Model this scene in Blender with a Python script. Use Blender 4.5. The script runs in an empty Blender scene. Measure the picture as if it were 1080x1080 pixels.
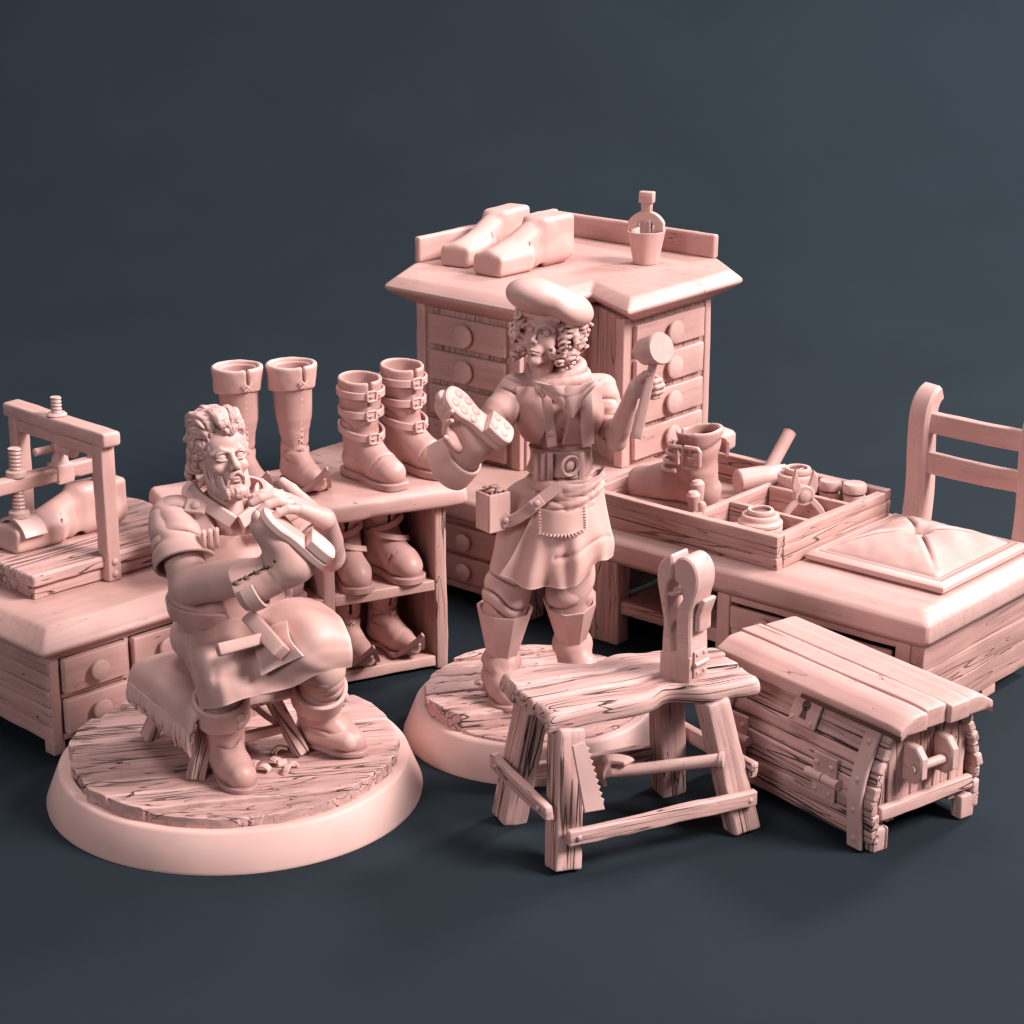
import bpy, bmesh, math, random
import numpy as np
from mathutils import Vector, Matrix
PI = math.pi
rnd = random.Random(7)
scene = bpy.context.scene
COL = scene.collection
R = math.radians
ORG = np.zeros(3)     # subtracted from meshes that are sculpted in world coordinates

# ---------------------------------------------------------------- noise
def _hash(i, j, k):
    h = (i * 374761393 + j * 668265263 + k * 2147483647 + 1013) & 0xffffffff
    h = ((h ^ (h >> 13)) * 1274126177) & 0xffffffff
    h = (h ^ (h >> 16)) & 0xffffff
    return h.astype(np.float64) / 0xffffff * 2 - 1
def noise(P, sc=1.0, seed=0):
    """value noise in -1..1; P (n,3); sc a number or 3 numbers"""
    q = np.asarray(P, float) * np.asarray(sc, float) + seed * 17.37
    f = np.floor(q); t = q - f; t = t * t * (3 - 2 * t)
    i = f.astype(np.int64)
    out = 0
    for a in (0, 1):
        for b in (0, 1):
            for c in (0, 1):
                w = (t[:, 0] if a else 1 - t[:, 0]) * (t[:, 1] if b else 1 - t[:, 1]) * (t[:, 2] if c else 1 - t[:, 2])
                out = out + w * _hash(i[:, 0] + a, i[:, 1] + b, i[:, 2] + c)
    return out

# ---------------------------------------------------------------- frames
def npv(v): return np.array(v, float)
def unit(v):
    v = npv(v); return v / (np.linalg.norm(v) + 1e-12)
def basis(x=None, z=None):
    """rotation matrix (columns = local axes) from a forward x and an up hint z"""
    x = unit(x); z = npv(z if z is not None else (0, 0, 1)); y = np.cross(z, x)
    if np.linalg.norm(y) < 1e-6: y = np.cross((0, 1, 0), x)
    y = unit(y); z = np.cross(x, y)
    return np.stack([x, y, z], 1)
def rz(a):
    c, s = math.cos(a), math.sin(a); return np.array([[c, -s, 0], [s, c, 0], [0, 0, 1.]])
def rx(a):
    c, s = math.cos(a), math.sin(a); return np.array([[1., 0, 0], [0, c, -s], [0, s, c]])
def ry(a):
    c, s = math.cos(a), math.sin(a); return np.array([[c, 0, s], [0, 1., 0], [-s, 0, c]])
class Fr:
    def __init__(s, c=(0, 0, 0), Rm=None, k=1.0):
        s.c = npv(c); s.R = np.eye(3) if Rm is None else Rm; s.k = k
    def p(s, q): return s.c + s.k * (s.R @ npv(q))
    def v(s, q): return s.R @ npv(q)
    def sub(s, c, Rm=None): return Fr(s.p(c), s.R if Rm is None else s.R @ Rm, s.k)

# ---------------------------------------------------------------- mesh accumulator
class MB:
    def __init__(s):
        s.V = []; s.F = []; s.G = []; s.n = 0
    def add(s, V, F, G=None):
        V = np.asarray(V, float).reshape(-1, 3)
        s.V.append(V); s.G.append(np.asarray(G, float) if G is not None else V)
        for f in F: s.F.append([int(i) + s.n for i in f])
        s.n += len(V); return s
    # --- a worn board: bevelled, subdivided, slightly wobbly box
    def board(s, x0, x1, y0, y1, z0, z1, ax=0, r=.008, seg=.04, wob=.003, M=None, fn=None, chip=.6):
        lo = npv((x0, y0, z0)); hi = npv((x1, y1, z1)); L = hi - lo
        cs = []
        for d in range(3):
            n = max(1, int(round((L[d] - 2 * r) / seg)))
            rr = min(r, L[d] * .45)
            cs.append(np.concatenate([[0, rr * .45], np.linspace(rr, L[d] - rr, n + 1), [L[d] - rr * .45, L[d]]]))
        nx, ny, nz = [len(c) for c in cs]
        I, J, K = np.meshgrid(range(nx), range(ny), range(nz), indexing='ij')
        surf = (I == 0) | (I == nx - 1) | (J == 0) | (J == ny - 1) | (K == 0) | (K == nz - 1)
        idm = -np.ones((nx, ny, nz), int); idm[surf] = np.arange(surf.sum())
        P = np.stack([cs[0][I[surf]], cs[1][J[surf]], cs[2][K[surf]]], 1)
        F = []
        def side(a, flip):
            q = np.stack([a[:-1, :-1], a[1:, :-1], a[1:, 1:], a[:-1, 1:]], -1).reshape(-1, 4)
            F.extend((q[:, ::-1] if flip else q).tolist())
        side(idm[0], True); side(idm[-1], False)
        side(idm[:, 0], False); side(idm[:, -1], True)
        side(idm[:, :, 0], True); side(idm[:, :, -1], False)
        sd = rnd.uniform(0, 60); off = npv((rnd.uniform(0, 50), rnd.uniform(0, 50), rnd.uniform(0, 50)))
        rv = r * (1 + chip * np.clip(noise(P + off, 14), -.7, 1) * 1.2)
        rv = np.minimum(rv, L.min() * .45)[:, None]
        inn = np.clip(P, rv, L - rv); dlt = P - inn; n = np.linalg.norm(dlt, axis=1, keepdims=True)
        P = np.where(n > 1e-9, inn + dlt / np.maximum(n, 1e-9) * rv, P)
        if wob:
            sc = npv((9, 9, 9)); sc[ax] = 3
            P = P + wob * np.stack([noise(P + off + 7 * k, sc) for k in range(3)], 1)
        G = P + off
        if ax == 1: G = G[:, [1, 0, 2]]
        elif ax == 2: G = G[:, [2, 0, 1]]
        P = P + lo
        if fn is not None: P = fn(P)
        if M is not None: P = P @ M.R.T * M.k + M.c
        return s.add(P, F, G)
    # --- beam from p to q with section w (across) x t (towards up)
    def beam(s, p, q, w, t, up=(0, 0, 1), r=.006, seg=.04, wob=.003, w2=None, t2=None, chip=.6):
        p = npv(p); q = npv(q); Ln = np.linalg.norm(q - p); M = Fr(p, basis(q - p, up))
        w2 = w if w2 is None else w2; t2 = t if t2 is None else t2
        def fn(P):
            k = np.clip(P[:, 0] / Ln, 0, 1); P = P.copy()
            P[:, 1] *= 1 + (w2 / w - 1) * k; P[:, 2] *= 1 + (t2 / t - 1) * k; return P
        return s.board(0, Ln, -w / 2, w / 2, -t / 2, t / 2, 0, r, seg, wob, M, fn, chip)
    def lathe(s, prof, M=None, n=28, caps=True):
        M = M or Fr(); V = []; F = []
        for (r, z) in prof:
            for i in range(n):
                a = 2 * PI * i / n; V.append((r * math.cos(a), r * math.sin(a), z))
        for j in range(len(prof) - 1):
            for i in range(n):
                k = (i + 1) % n; F.append((j * n + i, j * n + k, (j + 1) * n + k, (j + 1) * n + i))
        if caps: F.append(tuple(range(n))[::-1]); F.append(tuple((len(prof) - 1) * n + i for i in range(n)))
        V = npv(V); return s.add(V @ M.R.T * M.k + M.c, F, V[:, [2, 0, 1]])
    def ball(s, c, r, Rm=None, n=10):
        r = npv(r) * np.ones(3); Rm = np.eye(3) if Rm is None else Rm
        V = []; F = []
        for j in range(n + 1):
            t = PI * j / n
            for i in range(2 * n):
                a = PI * i / n; V.append((math.sin(t) * math.cos(a), math.sin(t) * math.sin(a), math.cos(t)))
        m = 2 * n
        for j in range(n):
            for i in range(m):
                k = (i + 1) % m; F.append((j * m + i, (j + 1) * m + i, (j + 1) * m + k, j * m + k))
        return s.add((npv(V) * r) @ Rm.T + npv(c), F)
    def tube(s, pts, rad, n=12, closed=False, flat=1.0, up=(0, 0, 1), caps=True):
        pts = npv(pts); m = len(pts); rad = np.ones(m) * rad
        T = np.roll(pts, -1, 0) - np.roll(pts, 1, 0)
        if not closed: T[0] = pts[1] - pts[0]; T[-1] = pts[-1] - pts[-2]
        V = []; F = []; u = npv(up)
        nrm = None
        for i in range(m):
            t = unit(T[i])
            if nrm is None:
                nrm = u - t * (u @ t)
                if np.linalg.norm(nrm) < .05: nrm = np.cross(t, (1, .3, 0))
            nrm = unit(nrm - t * (nrm @ t)); b = np.cross(t, nrm)
            for k in range(n):
                a = 2 * PI * k / n; V.append(pts[i] + rad[i] * (math.cos(a) * nrm * flat + math.sin(a) * b))
        for i in range(m if closed else m - 1):
            j = (i + 1) % m
            for k in range(n):
                l = (k + 1) % n; F.append((i * n + k, i * n + l, j * n + l, j * n + k))
        if not closed and caps: F.append(tuple(range(n))[::-1]); F.append(tuple((m - 1) * n + k for k in range(n)))
        return s.add(V, F)
    # --- strap: flat ribbon with thickness along a path, normals given
    def ribbon(s, pts, nrm, w, t):
        pts = npv(pts); m = len(pts); nrm = npv(nrm); w = np.ones(m) * w
        if nrm.ndim == 1: nrm = np.tile(nrm, (m, 1))
        V = []; F = []
        for i in range(m):
            T = unit(pts[min(i + 1, m - 1)] - pts[max(i - 1, 0)]); N = unit(nrm[i] - T * (nrm[i] @ T)); b = np.cross(T, N)
            e = t * .3
            for (x, y) in ((-w[i] / 2, 0), (-w[i] / 2, t - e), (-w[i] / 2 + e, t), (w[i] / 2 - e, t), (w[i] / 2, t - e), (w[i] / 2, 0)):
                V.append(pts[i] + b * x + N * y)
        for i in range(m - 1):
            for k in range(6):
                l = (k + 1) % 6; F.append((i * 6 + k, (i + 1) * 6 + k, (i + 1) * 6 + l, i * 6 + l))
        F.append((0, 1, 2, 3, 4, 5)); F.append(tuple((m - 1) * 6 + k for k in range(6))[::-1])
        return s.add(V, F)
    # --- prism: polygon (x,y) extruded z0..z1 with bevelled rims; inset top/bottom allowed
    def prism(s, poly, z0, z1, M=None, bev=.006, rings=None, cr=0):
        M = M or Fr(); poly = npv(poly); n = len(poly)
        ctr = poly.mean(0)
        def inset(d):
            out = []
            for i in range(n):
                a, b, c = poly[i - 1], poly[i], poly[(i + 1) % n]
                e1 = unit(b - a); e2 = unit(c - b); n1 = npv((-e1[1], e1[0])); n2 = npv((-e2[1], e2[0]))
                k = 1 + n1 @ n2; out.append(b + (n1 + n2) / max(k, .35) * d)
            return npv(out)
        ar = .5 * np.sum(poly[:, 0] * np.roll(poly[:, 1], -1) - np.roll(poly[:, 0], -1) * poly[:, 1])
        if ar < 0: poly = poly[::-1]
        if rings is None: rings = [(bev, z0), (0, z0 + bev), (0, z1 - bev), (bev, z1)]
        V = []; F = []
        for (d, z) in rings:
            for q in (roundpoly(inset(d), cr) if cr else inset(d)): V.append((q[0], q[1], z))
        n = len(V) // len(rings)
        for j in range(len(rings) - 1):
            for i in range(n):
                k = (i + 1) % n; F.append((j * n + i, j * n + k, (j + 1) * n + k, (j + 1) * n + i))
        F.append(tuple(range(n))[::-1]); F.append(tuple((len(rings) - 1) * n + i for i in range(n)))
        V = npv(V); return s.add(V @ M.R.T * M.k + M.c, F, V)
    # --- surface patch with thickness, from a control grid (rows x cols x 3), Catmull-Rom
    def patch(s, ctrl, nu, nv, th=.012, fn=None):
        P = cr_surface(npv(ctrl), nu, nv)
        if fn is not None: P = fn(P)
        du = np.gradient(P, axis=0); dv = np.gradient(P, axis=1); N = np.cross(du, dv)
        N /= np.linalg.norm(N, axis=2, keepdims=True) + 1e-9
        A = P + N * th / 2; B = P - N * th / 2; nu, nv = P.shape[:2]
        V = np.concatenate([A.reshape(-1, 3), B.reshape(-1, 3)]); F = []; o = nu * nv
        for i in range(nu - 1):
            for j in range(nv - 1):
                a = i * nv + j; q = (a, a + nv, a + nv + 1, a + 1); F.append(q); F.append(tuple(x + o for x in q[::-1]))
        bd = [i * nv for i in range(nu)] + [(nu - 1) * nv + j for j in range(1, nv)] + [i * nv + nv - 1 for i in range(nu - 2, -1, -1)] + [j for j in range(nv - 2, 0, -1)]
        for a, b in zip(bd, bd[1:] + bd[:1]): F.append((b, a, a + o, b + o))
        return s.add(V, F)
    def build(s, name, mat, parent=None, sharp=38, M=None, solid=True):
        V = np.concatenate(s.V) - ORG; G = np.concatenate(s.G)
        me = bpy.data.meshes.new(name); me.from_pydata(V.tolist(), [], s.F)
        bm = bmesh.new(); bm.from_mesh(me)
        if solid: bmesh.ops.recalc_face_normals(bm, faces=bm.faces)
        bm.to_mesh(me); bm.free()
        at = me.attributes.new('grain', 'FLOAT_VECTOR', 'POINT'); at.data.foreach_set('vector', G.astype(np.float32).ravel())
        me.materials.append(mat); me.polygons.foreach_set('use_smooth', [True] * len(me.polygons))
        try: me.set_sharp_from_angle(angle=R(sharp))
        except Exception: pass
        me.update()
        o = bpy.data.objects.new(name, me); COL.objects.link(o)
        if parent is not None: o.parent = parent
        return o
def crv(P, n):
    """Catmull-Rom through the rows of P (m,...) sampled n times"""
    m = len(P); t = np.linspace(0, m - 1, n); i = np.clip(t.astype(int), 0, m - 2); f = t - i
    E = np.concatenate([[2 * P[0] - P[1]], P, [2 * P[-1] - P[-2]]]); sh = (n,) + (1,) * (P.ndim - 1); f = f.reshape(sh)
    a, b, c, d = E[i], E[i + 1], E[i + 2], E[i + 3]
    return .5 * (2 * b + (c - a) * f + (2 * a - 5 * b + 4 * c - d) * f ** 2 + (3 * b - a - 3 * c + d) * f ** 3)
def cr_surface(C, nu, nv):
    A = crv(C, nu); return np.swapaxes(crv(np.swapaxes(A, 0, 1), nv), 0, 1)

def roundpoly(poly, r=.03, n=3):
    poly = npv(poly); m = len(poly); out = []
    for i in range(m):
        a, b, c = poly[i - 1], poly[i], poly[(i + 1) % m]; p = b + unit(a - b) * r; q = b + unit(c - b) * r
        for k in range(n + 1): t = k / n; out.append((1 - t) ** 2 * p + 2 * t * (1 - t) * b + t * t * q)
    return npv(out)
# ---------------------------------------------------------------- signed distance sculpting
class Sdf:
    def __init__(s, lo, hi, h):
        s.lo = npv(lo); s.h = h; s.n = np.ceil((npv(hi) - s.lo) / h).astype(int) + 1
        s.f = np.full(s.n, 9.0, np.float32)
    def win(s, lo, hi, m):
        a = np.clip(np.floor((npv(lo) - m - s.lo) / s.h).astype(int), 0, s.n); b = np.clip(np.ceil((npv(hi) + m - s.lo) / s.h).astype(int) + 1, 0, s.n)
        if np.any(b <= a): return None, None
        sl = tuple(slice(x, y) for x, y in zip(a, b))
        g = [(s.lo[d] + s.h * np.arange(a[d], b[d])).astype(np.float32) for d in range(3)]
        return sl, (g[0][:, None, None], g[1][None, :, None], g[2][None, None, :])
    def put(s, sl, d, k, sub):
        f = s.f[sl]; k = max(k, 1e-5); d = d.astype(np.float32)
        if sub:      # smooth max(f, -d)
            d = -d; h = np.maximum(k - np.abs(f - d), 0) / k; s.f[sl] = np.maximum(f, d) + h * h * k * .25
        else:
            h = np.maximum(k - np.abs(f - d), 0) / k; s.f[sl] = np.minimum(f, d) - h * h * k * .25
        return s
    def cap(s, a, b, ra, rb=None, k=.01, sub=False):
        rb = ra if rb is None else rb; a = npv(a); b = npv(b); r = max(ra, rb)
        sl, g = s.win(np.minimum(a, b) - r, np.maximum(a, b) + r, k + 2 * s.h)
        if sl is None: return s
        ab = b - a; L2 = ab @ ab + 1e-12
        t = np.clip(((g[0] - a[0]) * ab[0] + (g[1] - a[1]) * ab[1] + (g[2] - a[2]) * ab[2]) / L2, 0, 1)
        d = np.sqrt((g[0] - a[0] - t * ab[0]) ** 2 + (g[1] - a[1] - t * ab[1]) ** 2 + (g[2] - a[2] - t * ab[2]) ** 2) - (ra + (rb - ra) * t)
        return s.put(sl, d, k, sub)
    def chain(s, pts, rad, k=.01, sub=False):
        pts = npv(pts); rad = np.ones(len(pts)) * rad; r = rad.max()
        sl, g = s.win(pts.min(0) - r, pts.max(0) + r, k + 2 * s.h)
        if sl is None: return s
        D = None
        for i in range(len(pts) - 1):
            a, b = pts[i], pts[i + 1]; ab = b - a; L2 = ab @ ab + 1e-12
            t = np.clip(((g[0] - a[0]) * ab[0] + (g[1] - a[1]) * ab[1] + (g[2] - a[2]) * ab[2]) / L2, 0, 1)
            d = np.sqrt((g[0] - a[0] - t * ab[0]) ** 2 + (g[1] - a[1] - t * ab[1]) ** 2 + (g[2] - a[2] - t * ab[2]) ** 2) - (rad[i] + (rad[i + 1] - rad[i]) * t)
            D = d if D is None else np.minimum(D, d)
        return s.put(sl, D, k, sub)
    def loc(s, g, c, Rm):
        X, Y, Z = g[0] - c[0], g[1] - c[1], g[2] - c[2]
        return [X * Rm[0, i] + Y * Rm[1, i] + Z * Rm[2, i] for i in range(3)]
    def ell(s, c, r, Rm=None, k=.01, sub=False):
        c = npv(c); r = npv(r) * np.ones(3); Rm = np.eye(3) if Rm is None else Rm
        e = np.sqrt(((Rm * r) ** 2).sum(1)); sl, g = s.win(c - e, c + e, k + 2 * s.h)
        if sl is None: return s
        q = s.loc(g, c, Rm)
        k0 = np.sqrt(sum((q[i] / r[i]) ** 2 for i in range(3))); k1 = np.sqrt(sum((q[i] / r[i] ** 2) ** 2 for i in range(3))) + 1e-9
        return s.put(sl, k0 * (k0 - 1) / k1, k, sub)
    def box(s, c, hf, Rm=None, rd=.01, k=.005, sub=False):
        c = npv(c); hf = npv(hf); Rm = np.eye(3) if Rm is None else Rm
        e = np.abs(Rm) @ hf; sl, g = s.win(c - e, c + e, k + 2 * s.h)
        if sl is None: return s
        q = s.loc(g, c, Rm); q = [np.abs(q[i]) - (hf[i] - rd) for i in range(3)]
        d = np.sqrt(sum(np.maximum(x, 0) ** 2 for x in q)) + np.minimum(np.maximum(np.maximum(q[0], q[1]), q[2]), 0) - rd
        return s.put(sl, d, k, sub)
    def cyl(s, a, b, r, k=.004, sub=False, rd=.003):
        a = npv(a); b = npv(b); c = (a + b) / 2; L = np.linalg.norm(b - a) / 2; Rm = basis(b - a)
        e = np.abs(Rm) @ npv((L, r, r)); sl, g = s.win(c - e, c + e, k + 2 * s.h)
        if sl is None: return s
        q = s.loc(g, c, Rm); dx = np.abs(q[0]) - L + rd; dr = np.sqrt(q[1] ** 2 + q[2] ** 2) - r + rd
        return s.put(sl, np.sqrt(np.maximum(dx, 0) ** 2 + np.maximum(dr, 0) ** 2) + np.minimum(np.maximum(dx, dr), 0) - rd, k, sub)
    def half(s, p, n, k=.003):     # cut away everything on the +n side of plane p
        p = npv(p); n = unit(n); g = [(s.lo[d] + s.h * np.arange(s.n[d])).astype(np.float32) for d in range(3)]
        d = (g[0][:, None, None] - p[0]) * n[0] + (g[1][None, :, None] - p[1]) * n[1] + (g[2][None, None, :] - p[2]) * n[2]
        return s.put((slice(None),) * 3, -d, k, True)
    def mesh(s, disp=None, smooth=1):
        f = s.f; inside = f < 0
        n = f.shape
        idx = np.zeros([x - 1 for x in n], np.uint8)
        for a in (0, 1):
            for b in (0, 1):
                for c in (0, 1):
                    idx += inside[a:n[0] - 1 + a, b:n[1] - 1 + b, c:n[2] - 1 + c]
        act = (idx > 0) & (idx < 8); I = np.argwhere(act)
        vid = np.full(act.shape, -1, np.int64); vid[act] = np.arange(len(I))
        acc = np.zeros((len(I), 3)); cnt = np.zeros(len(I))
        cor = [(a, b, c) for a in (0, 1) for b in (0, 1) for c in (0, 1)]
        fv = {q: f[I[:, 0] + q[0], I[:, 1] + q[1], I[:, 2] + q[2]].astype(float) for q in cor}
        for q in cor:
            for d in range(3):
                if q[d] == 0:
                    w = list(q); w[d] = 1; w = tuple(w); f0, f1 = fv[q], fv[w]; m = (f0 < 0) != (f1 < 0)
                    t = np.where(m, f0 / np.where(m, f0 - f1, 1), 0); p = np.tile(npv(q), (len(I), 1)); p[:, d] += t
                    acc += p * m[:, None]; cnt += m
        V = s.lo + s.h * (I + acc / np.maximum(cnt, 1)[:, None])
        F = []
        for d in range(3):
            e0 = [slice(1, -1)] * 3; e1 = [slice(1, -1)] * 3; e0[d] = slice(0, -1); e1[d] = slice(1, None)
            A = inside[tuple(e0)]; B = inside[tuple(e1)]; J = np.argwhere(A != B)
            off = np.ones(3, int); off[d] = 0; J = J + off
            u, v = [(1, 2), (2, 0), (0, 1)][d]
            c = []
            for (x, y) in ((-1, -1), (0, -1), (0, 0), (-1, 0)):
                q = J.copy(); q[:, u] += x; q[:, v] += y; c.append(vid[q[:, 0], q[:, 1], q[:, 2]])
            Q = np.stack(c, 1); fl = ~inside[J[:, 0], J[:, 1], J[:, 2]]
            Q[fl] = Q[fl][:, ::-1]; F.append(Q)
        F = np.concatenate(F); F = F[(F >= 0).all(1)]
        for _ in range(smooth):      # Laplacian relax
            a = np.zeros_like(V); w = np.zeros(len(V))
            for i in range(4):
                p, q = F[:, i], F[:, (i + 1) % 4]
                for d in range(3): a[:, d] += np.bincount(p, V[q, d], len(V)) + np.bincount(q, V[p, d], len(V))
                w += np.bincount(p, minlength=len(V)) + np.bincount(q, minlength=len(V))
            V = V * .5 + .5 * a / np.maximum(w, 1)[:, None]
        if disp is not None:
            fn = np.cross(V[F[:, 2]] - V[F[:, 0]], V[F[:, 3]] - V[F[:, 1]]); N = np.zeros_like(V)
            for i in range(4):
                for d in range(3): N[:, d] += np.bincount(F[:, i], fn[:, d], len(V))
            N /= np.linalg.norm(N, axis=1, keepdims=True) + 1e-12
            V = V + N * disp(V, N)[:, None]
        return V, F
    def build(s, name, mat, parent=None, disp=None, smooth=1, sharp=180):
        V, F = s.mesh(disp, smooth); V = V - ORG
        me = bpy.data.meshes.new(name)
        me.vertices.add(len(V)); me.vertices.foreach_set('co', V.astype(np.float32).ravel())
        me.loops.add(F.size); me.loops.foreach_set('vertex_index', F.astype(np.int32).ravel())
        me.polygons.add(len(F)); me.polygons.foreach_set('loop_start', np.arange(0, F.size, 4, dtype=np.int32))
        me.polygons.foreach_set('use_smooth', np.ones(len(F), bool))
        me.update(calc_edges=True); me.validate()
        at = me.attributes.new('grain', 'FLOAT_VECTOR', 'POINT'); at.data.foreach_set('vector', V.astype(np.float32).ravel())
        me.materials.append(mat)
        o = bpy.data.objects.new(name, me); COL.objects.link(o)
        if parent is not None: o.parent = parent
        return o

def crease(V, ax, freq, amp, seed=0, c=None, rad=None, cross=.28, power=1.6):
    """cloth creases: ridged noise stretched across axis ax, optionally fading away from c"""
    B = basis(ax); Q = V @ B; w = .35 * noise(Q, 6, seed + 3)
    n = noise(np.stack([Q[:, 0] * freq + w * 2.2, Q[:, 1] * freq * cross, Q[:, 2] * freq * cross], 1), 1, seed)
    d = -amp * .85 * (1 - np.minimum(np.abs(n) * 1.9, 1)) ** 1.35 + amp * .32
    if c is not None: d = d * np.clip(1.25 - np.linalg.norm(V - npv(c), axis=1) / rad, 0, 1)
    return d
def strands(V, flow, freq, amp, seed=0):
    """hair strands: fine ridges running along the flow direction (n,3 or one vector)"""
    fl = npv(flow); B = basis(fl); Q = V @ B
    n = noise(np.stack([Q[:, 0] * freq * .10, Q[:, 1] * freq, Q[:, 2] * freq], 1), 1, seed)
    m = noise(np.stack([Q[:, 0] * freq * .2, Q[:, 1] * freq * 2.1, Q[:, 2] * freq * 2.1], 1), 1, seed + 5)
    return -amp * (1 - np.minimum(np.abs(n) * 2.4, 1)) ** 1.3 - .4 * amp * (1 - np.minimum(np.abs(m) * 2.4, 1))

def comb(V, F, freq, amp, seed=0):
    """combed-back hair: ridges running in arcs over the head frame F"""
    q = (V - F.c) @ F.R; th = np.arctan2(q[:, 2], q[:, 0]); r = np.hypot(q[:, 0], q[:, 2]); w = .010 * noise(q, 14, seed)
    n = noise(np.stack([th * 1.1, (q[:, 1] + w) * freq, (r + w) * freq * .8], 1), 1, seed); m = noise(np.stack([th * 2, q[:, 1] * freq * 2.3, r * freq * 2], 1), 1, seed + 4)
    return -amp * (1 - np.minimum(np.abs(n) * 2.2, 1)) ** 1.2 - .35 * amp * (1 - np.minimum(np.abs(m) * 2.2, 1)) + amp * .3

# ---------------------------------------------------------------- things
def tag(o, label=None, cat=None, group=None, kind=None):
    if label: o['label'] = label
    if cat: o['category'] = cat
    if group: o['group'] = group
    if kind: o['kind'] = kind
    return o
def thing(name, label, cat, loc=(0, 0, 0), yaw=0, group=None):
    o = bpy.data.objects.new(name, None); COL.objects.link(o); o.empty_display_size = .05
    o.location = loc; o.rotation_euler = (0, 0, R(yaw)); return tag(o, label, cat, group)
def copy_tree(o, parent=None):
    c = o.copy(); COL.objects.link(c)
    if parent is not None: c.parent = parent
    for ch in [x for x in bpy.data.objects if x.parent == o]: copy_tree(ch, c)
    return c
def dup(o, loc, yaw, label, scale=None):
    c = copy_tree(o); c.location = loc; c.rotation_euler = (0, 0, R(yaw)); c['label'] = label
    if scale: c.scale = scale
    return c

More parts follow.
